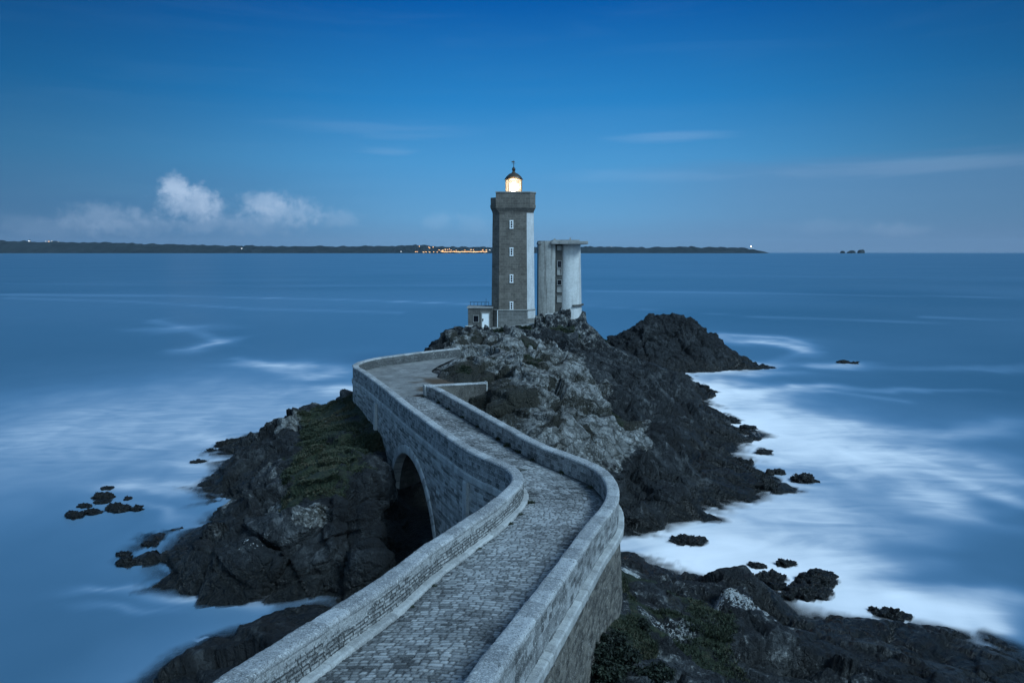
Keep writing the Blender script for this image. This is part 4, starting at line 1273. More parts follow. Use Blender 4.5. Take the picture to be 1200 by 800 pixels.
# ------------------------------------------------------------------ lighthouse
def uv_wall(cx, cy):
    def f(co, n):
        if abs(n.z) > .7: return (co.x, co.y)
        t = Vector((-n.y, n.x))
        return (t.x * (co.x - cx) + t.y * (co.y - cy) + 50, co.z + 50)
    return f
PX = 117.0 / FOC                          # metres per sight unit at the tower's face
LX, LY, LZ = 0.16, 120.6, 8.35
LH = empty('lighthouse', (LX, LY, LZ), 'tall granite lighthouse with one white side and its lamp burning', 'lighthouse')
def octo(hw, ch, z, x0=0, y0=0):
    p = [(-hw + ch, -hw), (hw - ch, -hw), (hw, -hw + ch), (hw, hw - ch), (hw - ch, hw), (-hw + ch, hw), (-hw, hw - ch), (-hw, -hw + ch)]
    return [(LX + a + x0, LY + b_ + y0, z) for a, b_ in p]
zt = lambda py, Y=117.0: at_y(600, py, Y)[2]
z_pl, z_top, z_par0, z_par1 = zt(363.5), zt(247.5), zt(240), zt(227)
mb = MB(); mb.loft([octo(3.62, 1.25, LZ - 3.0), octo(3.60, 1.25, z_pl), octo(3.52, 1.22, z_pl + .12)])
mb.build('plinth', M['granite_low'], LH, uv_wall(LX, LY))
mb = MB(); mb.loft([octo(3.5, 1.22, z_pl + .12), octo(3.28, 1.12, z_top)])
mb.build('tower', M['granite'], LH, uv_wall(LX, LY))
# white painted side: a skin of render over the right-hand corner
def skin(hw0, ch0, z0, hw1, ch1, z1, name, mat, o=.035):
    mb = MB()
    def ring(hw, ch, z):
        q = [(hw - ch + .02, -hw - o * .2), (hw + o * .7, -hw + ch - o * .4), (hw + o, -hw + ch), (hw + o, hw - ch), (hw - .2, hw - ch), (hw - ch, -hw + .2)]
        return [(LX + a, LY + b_, z) for a, b_ in q]
    mb.loft([ring(hw0, ch0, z0), ring(hw1, ch1, z1)])
    return mb.build(name, mat, LH)
skin(3.5, 1.22, z_pl - .1, 3.28, 1.12, z_top - .02, 'white_side', M['white'], .05)
skin(3.6, 1.25, z_pl - 1.35, 3.6, 1.25, z_pl - .1, 'white_apron', M['white'], .05)
# gallery: corbelled table, parapet with a lower walk on the west
mb = MB(); mb.loft([octo(3.3, 1.12, z_top - .25), octo(3.36, 1.0, z_top), octo(3.62, .9, z_top + .55), octo(3.66, .9, z_par0)])
mb.build('cornice', M['granite'], LH, uv_wall(LX, LY))
g = MB()
outer = octo(3.58, .85, 0); inn = octo(3.2, .7, 0)
def par_ring(za, zb, sel):
    for i in sel:
        j = (i + 1) % 8
        a, b_, c, d = outer[i], outer[j], inn[j], inn[i]
        lo = [(p[0], p[1], za) for p in (a, b_, c, d)]; hi = [(p[0], p[1], zb) for p in (a, b_, c, d)]
        g.loft([lo, hi])
par_ring(z_par0, z_par1 + .15, [0, 1, 2, 3, 4])
par_ring(z_par0, z_par0 + 1.15, [5, 6, 7])
g.build('gallery_parapet', M['granite'], LH, uv_wall(LX, LY))
mb = MB()
for i in [0, 1, 2, 3, 4]:
    j = (i + 1) % 8
    o2 = octo(3.7, .9, 0); i2 = octo(3.12, .68, 0)
    q = (o2[i], o2[j], i2[j], i2[i])
    mb.loft([[(p[0], p[1], z_par1 + .152) for p in q], [(p[0], p[1], z_par1 + .33) for p in q]])
mb.build('gallery_coping', M['granite_low'], LH)
mb = MB(); mb.loft([octo(3.25, .75, z_par0 - .1), octo(3.25, .75, z_par0 + .08)]); mb.build('gallery_floor', M['slab'], LH)
# lantern
LCX, LCY = LX + .12, LY
zl0, zl1, zl2 = zt(228, LY), zt(211, LY), zt(203, LY)
mb = MB(); mb.lathe([(1.5, z_par0 + .06 - 0), (1.5, zl0 + .1)], (LCX, LCY, 0), 20); mb.build('lantern_base', M['white'], LH)
lan = None
b = NB('lantern_light')
e = b.n('ShaderNodeEmission'); e.inputs[0].default_value = (1, .74, .42, 1); e.inputs[1].default_value = .75
tr_ = b.n('ShaderNodeBsdfTransparent'); mx_ = b.n('ShaderNodeMixShader'); mx_.inputs[0].default_value = .42
b.l(tr_.outputs[0], mx_.inputs[1]); b.l(e.outputs[0], mx_.inputs[2])
mg = b.out(mx_.outputs[0])
mb = MB(); mb.lathe([(1.26, zl0 + .1), (1.26, zl1)], (LCX, LCY, 0), 20); lan = mb.build('lantern_glass', mg, LH)
mb = MB()
for k in range(8):
    a = 2 * math.pi * k / 8 + .2
    mb.box((LCX + 1.3 * math.cos(a), LCY + 1.3 * math.sin(a), (zl0 + zl1) / 2 + .05), (.16, .17, zl1 - zl0), a)
for z in (zl0 + .14, zl1 - .05):
    mb.lathe([(1.33, z), (1.38, z + .02), (1.38, z + .12), (1.33, z + .14)], (LCX, LCY, 0), 20)
mb.build('glazing_bars', M['metal'], LH)
mb = MB(); mb.lathe([(1.48, zl1), (1.5, zl1 + .12), (1.2, zl1 + .55), (.75, zl1 + .95), (.32, zl2 + .05), (.2, zl2 + .3)], (LCX, LCY, 0), 20)
dm = mb.build('dome', M['dome'], LH)
mb = MB(); zb = zl2 + .3
mb.lathe([(.05, zb - .05), (.24, zb + .08), (.3, zb + .3), (.22, zb + .55), (.06, zb + .65), (.04, zb + 1.7)], (LCX, LCY, 0), 12)
mb.box((LCX - .1, LCY, zb + 1.5), (.5, .04, .18)); mb.tube((LCX - .35, LCY, zb + 1.25), (LCX + .35, LCY, zb + 1.25), .025)
mb.build('weather_vane', M['metal'], LH)
# the burning lamp
ld = bpy.data.lights.new('lamp', 'POINT'); ld.energy = 3200; ld.color = (1, .72, .40); ld.shadow_soft_size = .5
lo = bpy.data.objects.new('lamp', ld); COL.objects.link(lo); lo.location = (LCX, LCY - 1.75, (zl0 + zl1) / 2 + .4)
mb = MB(); mb.lathe([(.1, -.75), (.66, -.4), (.8, 0), (.66, .4), (.1, .75)], (LCX, LCY - .25, (zl0 + zl1) / 2), 16)
mb.build('lens', glow('lamp_core', (1, .93, .78), 60), LH)
# windows up the front
for py in (263, 295, 326.5, 358.3):
    zc = zt(py)
    f = (zc - z_pl) / (z_top - z_pl)
    yf = LY - (3.5 + (3.28 - 3.5) * f)
    xc = at_y(599.4, py, 117)[0]
    mb = MB()
    w, h = .56, 1.36
    for sx in (-1, 1): mb.box((xc + sx * (w / 2 - .07), yf - .03, zc), (.14, .16, h))
    for sz in (-1, 1): mb.box((xc, yf - .035, zc + sz * (h / 2 - .08)), (w + .06, .18, .16))
    mb.box((xc, yf + .0, zc + .2), (w - .26, .08, .07)); mb.box((xc, yf + .0, zc - .2), (w - .26, .08, .07))
    wf = mb.build('window', M['frame'], LH)
    mb = MB(); mb.box((xc, yf + .012, zc), (w - .2, .06, h - .2)); pn = mb.build('pane', M['glass'], wf)
    pn.location = (0, 0, 0)
mb = MB(); x = at_y(583, 370, 117)[0]
mb.tube((x, LY - 3.5, LZ - .3), (x, LY - 3.68, z_pl), .06); mb.build('downpipe', M['frame'], LH)
mb = MB(); mb.loft([octo(3.7, 1.28, z_pl - .06), octo(3.7, 1.28, z_pl + .05), octo(3.55, 1.22, z_pl + .14)]); mb.build('plinth_moulding', M['granite_low'], LH)

# ------------------------------------------------------------------ keeper's annex
AXc, AYc = -5.2, 118.6
AN = empty('annex', (AXc, AYc, LZ), 'low flat-roofed granite annex with a white door left of the lighthouse', 'building')
z0, z1 = LZ - .6, at_y(562, 361.5, 116.6)[2]
x0, x1 = at_y(548.5, 380, 116.6)[0], LX - 3.3
mb = MB(); mb.box(((x0 + x1) / 2, AYc + .3, (z0 + z1) / 2), (x1 - x0, 4.4, z1 - z0)); mb.build('wall', M['annex'], AN, uv_wall(AXc, AYc))
mb = MB(); mb.box(((x0 + x1) / 2 - .05, AYc + .3, z1 + .1), (x1 - x0 + .3, 4.7, .2), 0, 0, .03); mb.build('roof', M['slab'], AN)
yw = AYc + .3 - 2.2
def ann(pxa, pxb, pya, pyb):
    a = at_y(pxa, pya, yw); c = at_y(pxb, pyb, yw)
    return a[0], c[0], c[2], a[2]
xa, xb, zb, za = ann(565, 573, 367, 383.5)
mb = MB(); mb.box(((xa + xb) / 2, yw, (za + zb) / 2), (xb - xa, .1, za - zb)); dr = mb.build('door', M['frame'], AN)
mb = MB(); mb.box((xa + .12, yw - .08, (za + zb) / 2 + .1), (.16, .1, .36)); hd = mb.build('handle', M['metal'], dr); hd.location = (0, 0, 0)
mb = MB()
for q in (xa - .1, xb + .1): mb.box((q, yw - .01, (za + zb) / 2 + .1), (.18, .16, za - zb + .2))
mb.box(((xa + xb) / 2, yw - .015, za + .1), (xb - xa + .4, .18, .2)); mb.build('door_frame', M['granite_low'], AN)
xa, xb, zb, za = ann(554.5, 561, 369.5, 377.5)
mb = MB()
for q in (xa, xb): mb.box((q, yw - .01, (za + zb) / 2), (.12, .14, za - zb))
for q in (za, zb): mb.box(((xa + xb) / 2, yw - .015, q), (xb - xa + .12, .16, .12))
wn = mb.build('window', M['granite_low'], AN)
mb = MB(); mb.box(((xa + xb) / 2, yw, (za + zb) / 2), (xb - xa, .06, za - zb)); pn = mb.build('pane', M['glass'], wn); pn.location = (0, 0, 0)
mb = MB(); mb.tube((x1 - 1.1, AYc, z1 + .15), (x1 - 1.1, AYc, z1 + 1.5), .025); mb.build('aerial', M['metal'], AN)
mb = MB()
for k in range(6):
    xx = x0 + .15 + (x1 - x0 - .9) * k / 5
    mb.tube((xx, AYc + 2.2, z1 + .15), (xx, AYc + 2.2, z1 + .75), .03)
mb.tube((x0 + .1, AYc + 2.2, z1 + .75), (x1 - .7, AYc + 2.2, z1 + .75), .03); mb.build('railing', M['metal'], AN)

# ------------------------------------------------------------------ terrace wall round the towers
def terrace():
    P = np.array([at_y(546.5, 381.5, 115.0), at_y(553, 384, 114.4), at_y(565, 385.5, 114.2), at_y(576, 385.5, 114.2), at_y(593, 385, 114.4), at_y(605, 383, 114.8), at_y(616, 381, 115.4), at_y(628, 378.5, 116.2), at_y(640, 377, 117.2)])
    P = smooth(spline(P, 14), 6)
    P = resample(P, np.arange(0, arclen(P)[-1], .14))
    N = normals(P)
    T = empty('terrace_wall', (0, 114.4, LZ - .5), 'low retaining wall with pale coping along the front of the lighthouse platform', 'wall')
    def sw(name, prof, pat, mat):
        o = profile_sweep(name, P, N, prof, pat, mat, None, True, dv=.1)
        o.parent = T; o.location = -Vector(T.location)
    sw('wall', [(.3, -.12), (-.22, -.12), (-.3, -3.2)], ashlar_pat(1201, .3, .55, .02), M['rubble'])
    sw('coping', [(.32, -.12), (.32, 0), (-.28, 0), (-.28, -.12), (-.2, -.14)], coping_pat(1205), M['ring'])
    fl = np.array([[p[0] + n[0] * q, p[1] + n[1] * q, p[2] - .02] for p, n in zip(P, N) for q in (.3, 6.5)])
    me = grid_mesh('terrace_floor', fl, len(P), 2)
    link('terrace_floor', me, M['slab'], T)
terrace()
def post():
    x, y, z = at_z(588.3, 401, 8.5)
    y = 110.0; x, _, z = at_y(588.3, 402, y)
    mb = MB(); mb.tube((x, y, z - .6), (x, y, z + 2.0), .05); mb.box((x, y, z + 2.03), (.12, .12, .06))
    o = mb.build('marker_post', M['frame'], None)
    tag(o, 'thin pale post standing on the rocks in front of the lighthouse', 'post')
post()

# ------------------------------------------------------------------ radar tower
RT = empty('radar_tower', (8.2, 125.0, LZ), 'shorter weathered white concrete tower with overhanging roof slab right of the lighthouse', 'tower')
def radar():
    Yf = 121.5
    s = Yf / FOC
    X = lambda px: (px - 600) * s
    zb0 = 7.0
    ztp = at_y(650, 286.2, Yf)[2] + .02
    # round half on the east
    cx = X(666.5); cy = 125.4; r0, r1 = X(685.0) - cx, X(682.0) - cx
    n = 40
    def ring(r, z):
        return [(cx + r * math.cos(-math.pi / 2 - .62 + (math.pi + 1.24) * k / n), cy + r * 1.42 * math.sin(-math.pi / 2 - .62 + (math.pi + 1.24) * k / n), z) for k in range(n + 1)]
    mb = MB(); mb.loft([ring(r0, zb0), ring((r0 + r1) / 2, (zb0 + ztp) / 2), ring(r1, ztp)], 0, True)
    mb.build('round_shaft', M['radar_white'], RT)
    # flat streaked half on the west, slightly bowed
    xa, xb = X(631), X(650.5)
    mb = MB()
    rings = []
    for z in (zb0, ztp + .55):
        q = []
        for k in range(9):
            t = k / 8
            q.append((xa + (xb - xa) * t, Yf + .35 - .55 * math.sin(math.pi * min(1, t * .9 + .05)) ** .6, z))
        q += [(xb, cy + 3.2, z), (xa, cy + 3.2, z)]
        rings.append(q)
    mb.loft(rings)
    mb.build('west_shaft', M['radar_grey'], RT)
    # recess with its column of openings
    mb = MB(); mb.box(((X(650) + X(659)) / 2, Yf + 2.0, (zb0 + ztp) / 2), (X(659) - X(650), 2.8, ztp - zb0)); mb.build('recess_wall', M['recess'], RT)
    yr = Yf + .6
    for p0, p1, dk in ((288.5, 293, 0), (305.5, 313.5, 1), (315, 322, 0), (328, 334, 1), (336, 342, 0), (347, 354, 0)):
        a = at_y(653, p0, yr); c = at_y(658, p1, yr)
        mb = MB()
        w, h = c[0] - a[0], a[2] - c[2]
        mx, mz = (a[0] + c[0]) / 2, (a[2] + c[2]) / 2
        for q in (a[0], c[0]): mb.box((q, yr - .03, mz), (.1, .18, h))
        for q in (a[2], c[2]): mb.box((mx, yr - .035, q), (w + .1, .2, .1))
        f = mb.build('window', M['slab'], RT)
        mb = MB(); mb.box((mx, yr, mz), (w, .1, h)); pn = mb.build('pane', M['glass'] if dk else M['radar_grey'], f); pn.location = (0, 0, 0)
    # slab roof
    zs = at_y(650, 286.2, Yf)[2]; zs1 = at_y(650, 282.6, Yf)[2]
    mb = MB(); mb.box(((X(645) + X(688)) / 2, 125.0, (zs + zs1) / 2), (X(688) - X(645), 8.4, zs1 - zs), 0, 0, .06); mb.build('roof_slab', M['slab'], RT)
    mb = MB(); mb.box(((X(630.3) + X(651)) / 2, 125.2, zs1 - .32), (X(651) - X(630.3), 7.6, .3), 0, 0, .04); mb.build('west_roof', M['slab'], RT)
    mb = MB()
    mb.box(((X(648) + X(679)) / 2, 125.4, zs1 + .12), (X(679) - X(648), 6.4, .22)); mb.box((X(669.5), 124.8, zs1 + .4), (.25, .25, .45)); mb.box((X(650.5), 124.0, zs1 + .3), (.3, .3, .3))
    mb.build('roof_curb', M['slab'], RT)
    # ledge and dado on the round side
    zl = at_y(676, 358.3, Yf)[2]
    mb = MB()
    n2 = 14
    a0, a1 = math.radians(-74), math.radians(-6)
    rr = r0 + .02
    out = [(cx + (rr + .2) * math.cos(a0 + (a1 - a0) * k / n2), cy + (rr * 1.42 + .2) * math.sin(a0 + (a1 - a0) * k / n2)) for k in range(n2 + 1)]
    ins = [(cx + (rr - .3) * math.cos(a0 + (a1 - a0) * k / n2), cy + (rr * 1.42 - .3) * math.sin(a0 + (a1 - a0) * k / n2)) for k in range(n2 + 1)]
    rg = out + ins[::-1]
    mb.loft([[(p[0], p[1], zl - .13) for p in rg], [(p[0], p[1], zl + .13) for p in rg]])
    mb.build('ledge', M['recess'], RT)
radar()
def blocks():
    for k, (px, py, w, h, lab) in enumerate(((644, 369.5, 1.4, .55, 'left white concrete block at the foot of the round tower'), (657, 368.5, 1.9, .7, 'right white concrete block at the foot of the round tower'))):
        x, y, z = at_y(px, py, 119.2)
        mb = MB(); mb.box((x, y, z - .3), (w, .5, h + .6), .06 - .1 * k, 0, .04)
        mb.box((x + .1, y + .05, z - .02 + h / 2), (w * .7, .35, .16), .06 - .1 * k, 0, .03)
        o = mb.build('concrete_block', M['radar_white'], None)
        tag(o, lab, 'block', 'white blocks at the tower foot')
blocks()

# ------------------------------------------------------------------ plants
def foliage_material(name, stops):
    b = NB(name)
    t = b.attr('tone')
    col = b.ramp(t, stops)
    s = b.principled(col, .7, None, .3)
    return b.out(s)
M['grass'] = foliage_material('grass_blades', [(0, (.008, .013, .007)), (.4, (.02, .031, .015)), (.65, (.04, .045, .025)), (1, (.085, .068, .045))])
M['leaf'] = foliage_material('dark_leaves', [(0, (.005, .008, .006)), (.6, (.014, .022, .013)), (1, (.034, .042, .024))])
M['weed'] = foliage_material('weed_leaves', [(0, (.012, .018, .010)), (1, (.05, .062, .035))])

def blades(pts, hts, per, spread, seed, width=.03):
    """tufts of tapering blades, three faces each"""
    r = np.random.default_rng(seed)
    n = len(pts) * per
    base = np.repeat(pts, per, 0)
    ht = np.repeat(hts, per) * r.uniform(.6, 1.25, n)
    a = r.uniform(0, 2 * np.pi, n)
    lean = r.uniform(.1, .7, n)
    rad = spread * np.sqrt(r.uniform(0, 1, n))
    b0 = base + np.stack([rad * np.cos(a), rad * np.sin(a), -.04 + 0 * a], 1)
    d = np.stack([np.cos(a), np.sin(a)], 1)
    w = np.stack([-np.sin(a), np.cos(a), 0 * a], 1) * (width * r.uniform(.7, 1.3, n))[:, None]
    mid = b0 + np.stack([d[:, 0] * lean * ht * .35, d[:, 1] * lean * ht * .35, ht * .6], 1)
    tip = b0 + np.stack([d[:, 0] * lean * ht, d[:, 1] * lean * ht, ht * (1 - .35 * lean)], 1)
    V = np.stack([b0 - w, b0 + w, mid + w * .7, mid - w * .7, tip], 1).reshape(-1, 3)
    k = np.arange(n)[:, None] * 5
    F = np.concatenate([k + np.array([[0, 1, 2]]), k + np.array([[0, 2, 3]]), k + np.array([[3, 2, 4]])])
    tone = np.repeat(np.clip(r.normal(.42, .22, n), 0, 1), 5)
    return V, F, tone

def grass_cover(T, label, keep, num, seed, ht, width):
    P2, N, masks, (nx, ny) = T
    X, Y, Z = P2.T
    m = masks['grass'] * keep(X, Y, Z) * np.maximum(N[:, 2], .2)
    m = np.where(Z > .8, m, 0)
    m = np.where(m > .35, m, 0) * sstep(-.25, .2, vnoise(P2 / 1.1, seed + 7) + .6 * vnoise(P2 / 3.1, seed + 8))
    # even spread over the slope: weight by the area each vertex stands for
    A = P2.reshape(nx, ny, 3)
    ar = np.linalg.norm(np.gradient(A, axis=0), axis=2) * np.linalg.norm(np.gradient(A, axis=1), axis=2)
    p = m * ar.ravel()
    p /= p.sum()
    r = np.random.default_rng(seed)
    idx = r.choice(len(p), num, p=p)
    pts = P2[idx] + np.stack([r.uniform(-.1, .1, num), r.uniform(-.1, .1, num), np.zeros(num)], 1)
    V, F, tone = blades(pts, ht * r.uniform(.6, 1.3, num), 6, .14, seed + 1, width)
    big = np.repeat(vnoise(pts / 2.2, seed + 2) * .35, 30)
    me = np_mesh('grass', V, F, dict(tone=np.clip(tone + big, 0, 1)))
    o = link('grass', me, M['grass'])
    tag(o, label, 'grass', None, 'stuff')
grass_cover(THEAD, 'short rough grass on the sloping shelf left of the bridge arch', lambda x, y, z: x < -7, 15000, 2001, .17, .03)
grass_cover(THEAD, 'patches of grass in the hollows of the pale crag', lambda x, y, z: x > -6, 5000, 2003, .2, .035)
grass_cover(TNEAR, 'rough grass among the lichened rocks of the near shore', lambda x, y, z: (x > 2) & (y > 14), 12000, 2005, .13, .02)

def bush(name, x, y, z, r, h, n, label, cat, group=None, seed=0, leaf=.07, sink=.1):
    rr = np.random.default_rng(seed)
    root = empty(name, (x, y, z), label, cat, group)
    # stems
    mb = MB()
    tips = []
    for k in range(7):
        a = rr.uniform(0, 6.28); q = rr.uniform(.2, .75)
        t = (x + r * q * math.cos(a), y + r * q * math.sin(a), z + h * rr.uniform(.5, .85))
        mb.tube((x + .05 * math.cos(a), y + .05 * math.sin(a), z - sink), t, .012 + .01 * h, 5)
        tips.append(t)
    mb.build('stems', M['metal'], root)
    # leaf clumps spread through the bush
    c = []
    for k in range(max(10, n // 60)):
        a = rr.uniform(0, 6.28); q = math.sqrt(rr.uniform(0, 1)); zz = rr.uniform(.1, 1)
        lim = math.sqrt(max(0, 1 - (zz * .92) ** 2.2))
        c.append((x + r * q * lim * math.cos(a), y + r * q * lim * math.sin(a), z + h * zz * rr.uniform(.8, 1.05)))
    c = np.array(c)
    idx = rr.integers(0, len(c), n)
    p = c[idx] + rr.normal(0, 1, (n, 3)) * np.array([r * .14, r * .14, h * .1])
    u = rr.normal(0, 1, (n, 3)); u /= np.linalg.norm(u, axis=1)[:, None]
    v = np.cross(u, rr.normal(0, 1, (n, 3))); v /= np.linalg.norm(v, axis=1)[:, None]
    s = leaf * rr.uniform(.6, 1.3, n)[:, None]
    V = np.stack([p - u * s, p + v * s * .5, p + u * s, p - v * s * .5], 1).reshape(-1, 3)
    F = np.arange(n)[:, None] * 4 + np.array([[0, 1, 2, 3]])
    tone = np.repeat(np.clip(rr.normal(.4, .18, n) + np.repeat(rr.uniform(-.2, .25, 1), n) + (idx % 7) * .04 - .1, 0, 1), 4)
    me = np_mesh('foliage', V, F, dict(tone=tone))
    link('foliage', me, M['leaf'], root)
    return root
def surf(px, py):
    d = sight(px, py)
    h = TREE.ray_cast(Vector((0, 0, ZC)), Vector(d))
    return h[0]
BUSH = [(700, 782, 1.05, 1.0, 3200, 'big dark bush against the foot of the right bridge wall'), (722, 757, .75, .7, 1800, 'middle dark bush by the foot of the right bridge wall, above the big one'), (735, 778, .8, .7, 2000, 'dark bush on the shore slope right of the big bush by the wall'), (752, 735, .55, .4, 1000, 'small low bush on the shore slope highest up beside the wall'), (772, 793, .8, .5, 1700, 'low spreading bush at the bottom of the shore slope'), (715, 798, .8, .8, 1800, 'dark bush cut by the lower edge of the view beside the bridge wall')]
for k, (px, py, r, h, n, lab) in enumerate(BUSH):
    p = surf(px, py)
    if p: bush('bush', p.x, p.y, p.z, r * .85, h * .7, int(n * .8), lab, 'bush', 'dark bushes by the right bridge wall', 2100 + k, .075)
# ivy hanging over the ledge of the east wall
# weeds in the road joints
def weed(name, x, y, z, r, h, label, group, seed, per=26):
    pts = np.array([[0, 0, 0.0]]) + np.random.default_rng(seed).normal(0, r * .45, (9, 3)) * np.array([1, 1, 0])
    V, F, tone = blades(pts, np.full(9, h), per, r * .4, seed, .014)
    me = np_mesh(name, V, F, dict(tone=tone))
    o = link(name, me, M['weed'])
    o.location = (x, y, z)
    tag(o, label, 'weed', group)
def on_road(px, py):
    # where a sight line meets the road
    d = sight(px, py)
    z = roadz(py - 20)
    t = (z - ZC) / d[2]
    p = (d[0] * t, d[1] * t)
    for _ in range(6):
        i = np.argmin(np.hypot(MID[:, 0] - p[0], MID[:, 1] - p[1]))
        z = MID[i, 2] - 1.0
        t = (z - ZC) / d[2]; p = (d[0] * t, d[1] * t)
    return p[0], p[1], z
GW = 'weeds along the foot of the right parapet'
for k, (px, py, r, h) in enumerate([(502, 464, .22, .3), (513, 472, .25, .32), (524, 479, .2, .25), (541, 489, .28, .3), (556, 500, .22, .25), (583, 514.5, .3, .33), (594, 522, .38, .36), (606, 529, .28, .28), (622, 538.5, .2, .25)]):
    x, y, z = on_road(px, py)
    q = int(np.argmin(np.hypot(Rp[:, 0] + RN[:, 0] * .36 - x, Rp[:, 1] + RN[:, 1] * .36 - y)))
    x, y, z = Rp[q, 0] + RN[q, 0] * .36, Rp[q, 1] + RN[q, 1] * .36, Rp[q, 2] - 1.03
    weed('weed_tuft', x, y, z, r * .8, h * .7, 'dark weed tuft in the straight row along the foot of the right parapet', GW, 2300 + k)
for k, (px, py, r, h, lab) in enumerate([(612, 551, .5, .16, 'flat dark weed patch on the setts beside the sharp bend of the left parapet'), (652, 554.5, .34, .3, 'round weed tuft at the right parapet where the road begins to curve'), (680, 571, .4, .18, 'spreading weed patch inside the outer curve of the right parapet'), (619, 588, .34, .26, 'long weed tuft along the kerb at the tip of the left bend'), (616.5, 602, .26, .2, 'weed tuft along the kerb just below the tip of the left bend'), (609, 613, .22, .18, 'small weed tuft on the kerb below the left bend, third from its tip'), (573, 642, .14, .14, 'tiny weed by the kerb midway down the left parapet'), (526, 685, .2, .16, 'weed tuft on the setts next to the kerb in the lower part of the road'), (493, 708, .1, .1, 'smallest weed by the kerb in the lower part of the road')]):
    x, y, z = on_road(px, py)
    if 'kerb' in lab:
        q = int(np.argmin(np.hypot(Lp[:, 0] + LN[:, 0] * .6 - x, Lp[:, 1] + LN[:, 1] * .6 - y)))
        x, y, z = Lp[q, 0] + LN[q, 0] * .62, Lp[q, 1] + LN[q, 1] * .62, Lp[q, 2] - 1.03
    elif 'at the right parapet' in lab or 'outer curve' in lab:
        q = int(np.argmin(np.hypot(Rp[:, 0] + RN[:, 0] * .4 - x, Rp[:, 1] + RN[:, 1] * .4 - y)))
        x, y, z = Rp[q, 0] + RN[q, 0] * .4, Rp[q, 1] + RN[q, 1] * .4, Rp[q, 2] - 1.03
    weed('weed_tuft', x, y, z, min(r, .3) * .8, h * .6, lab, 'weeds along the left kerb and curve', 2330 + k)

# ------------------------------------------------------------------ far coasts
def coast_mat():
    b = NB('wooded_coast')
    c = b.coord('Object', (.004, .004, .012))
    n = b.noise(c, 2.0, 8, .7)
    col = b.ramp(n, [(.35, (.008, .016, .020)), (.55, (.016, .028, .032)), (.72, (.035, .045, .048))])
    return b.out(b.principled(col, .95, None, .1))
M['coast'] = coast_mat()
DC = 10000.0
def coast(name, prof, label, seed, D, bump):
    xs = np.arange(prof[0][0], prof[-1][0], .5)
    top = np.interp(xs, [p[0] for p in prof], [p[1] for p in prof])
    k = D / FOC
    X = (xs - 600) * k
    hgt = np.maximum((296.3 - top) * k + ZC * 0 , 1.0)
    nv = 14
    V = []
    t = np.linspace(0, 1, nv)
    P = np.stack([X / 60, 0 * X, 0 * X], 1)
    nz = fbm(P, seed, 3)
    for i in range(len(xs)):
        for j in range(nv):
            s = math.sin(min(1, t[j] * 1.9) * math.pi / 2) if t[j] < .53 else math.cos((t[j] - .53) / .47 * math.pi / 2)
            n2 = math.sin(X[i] * .013 + j * 1.7) * math.sin(X[i] * .031 + j * .6)
            h = hgt[i] * s * (1 + .06 * n2) + bump * s * nz[i]
            V.append((X[i], D + t[j] * 900 + 30 * n2, max(-4, h - 4 * (1 - s))))
    me = grid_mesh(name, np.array(V), len(xs), nv)
    o = link(name, me, M['coast'])
    tag(o, label, 'coast', None, 'structure')
    return o
coast('coast', [(-900, 276), (-700, 279), (-420, 277), (-200, 282), (-40, 281), (0, 282), (60, 283.2), (140, 284), (146, 285.5), (185, 286), (230, 287.3), (300, 287.8), (400, 288), (470, 287.6), (484, 286.4), (500, 287.8), (560, 289), (600, 289.2), (660, 289), (690, 288.6), (740, 289), (760, 289.6), (800, 288.6), (850, 289.2), (882, 289.8), (886, 292.5), (893, 291.4), (900, 294), (904, 295.8)], 'long dark wooded coast along the horizon across the water', 3001, DC, 10)
for k, (px, w, top, lab) in enumerate([(984.5, 4.6, 293.6, 'leftmost and smallest islet rock on the far horizon'), (995, 9.5, 293.2, 'middle low islet rock on the far horizon'), (1006, 8, 292.2, 'rightmost and tallest islet rock on the far horizon')]):
    kk = DC / FOC
    P, F = rock_mesh('islet', (px - 600) * kk, DC, w / 2 * kk, 40, (296.6 - top) * kk * .95, 900 + k, 3, 8, detail=.6)
    n = len(P)
    me = np_mesh('islet_rock', P, F)
    o = link('islet_rock', me, M['coast'], None, True)
    tag(o, lab, 'rock', 'islet rocks on the horizon')

# houses of the lit town across the water
wh = plain('far_wall', (.35, .33, .3), .8)
lit_a = glow('warm_lit_window', (1, .46, .12), 1.7)
lit_b = glow('pale_lit_window', (1, .60, .25), 1.7)
lit_w = glow('white_lit_window', (.9, .95, 1), 1.2)
def house_mesh(mat_l, w, h, frac, seed):
    r = random.Random(seed)
    mb = MB()
    mb.box((0, 10, h / 2), (w, 20, h))
    mb.add([(-w / 2 - .5, -.5, h), (w / 2 + .5, -.5, h), (w / 2 + .5, 20.5, h), (-w / 2 - .5, 20.5, h), (-w / 2, 10, h + 5), (w / 2, 10, h + 5)], [(0, 1, 5, 4), (2, 3, 4, 5), (1, 2, 5), (3, 0, 4), (3, 2, 1, 0)], 2)
    n = max(2, int(w / 3.4))
    for row in range(max(1, int(h / 4))):
        for k in range(n):
            if r.random() < frac:
                mb.box((-w / 2 + (k + .5) * w / n, -.15, 2.2 + row * 4), (w / n * .72, .3, 2.6), 0, 1)
    me = bpy.data.meshes.new('house')
    me.from_pydata(mb.v, [], mb.f)
    me.polygons.foreach_set('material_index', mb.m)
    for m in (wh, mat_l, M['coast']): me.materials.append(m)
    me.update()
    return me
HM = [house_mesh(lit_a, 18, 10, .9, 1), house_mesh(lit_b, 24, 9, .9, 2), house_mesh(lit_a, 14, 12, .6, 3), house_mesh(lit_w, 14, 9, .9, 4)]
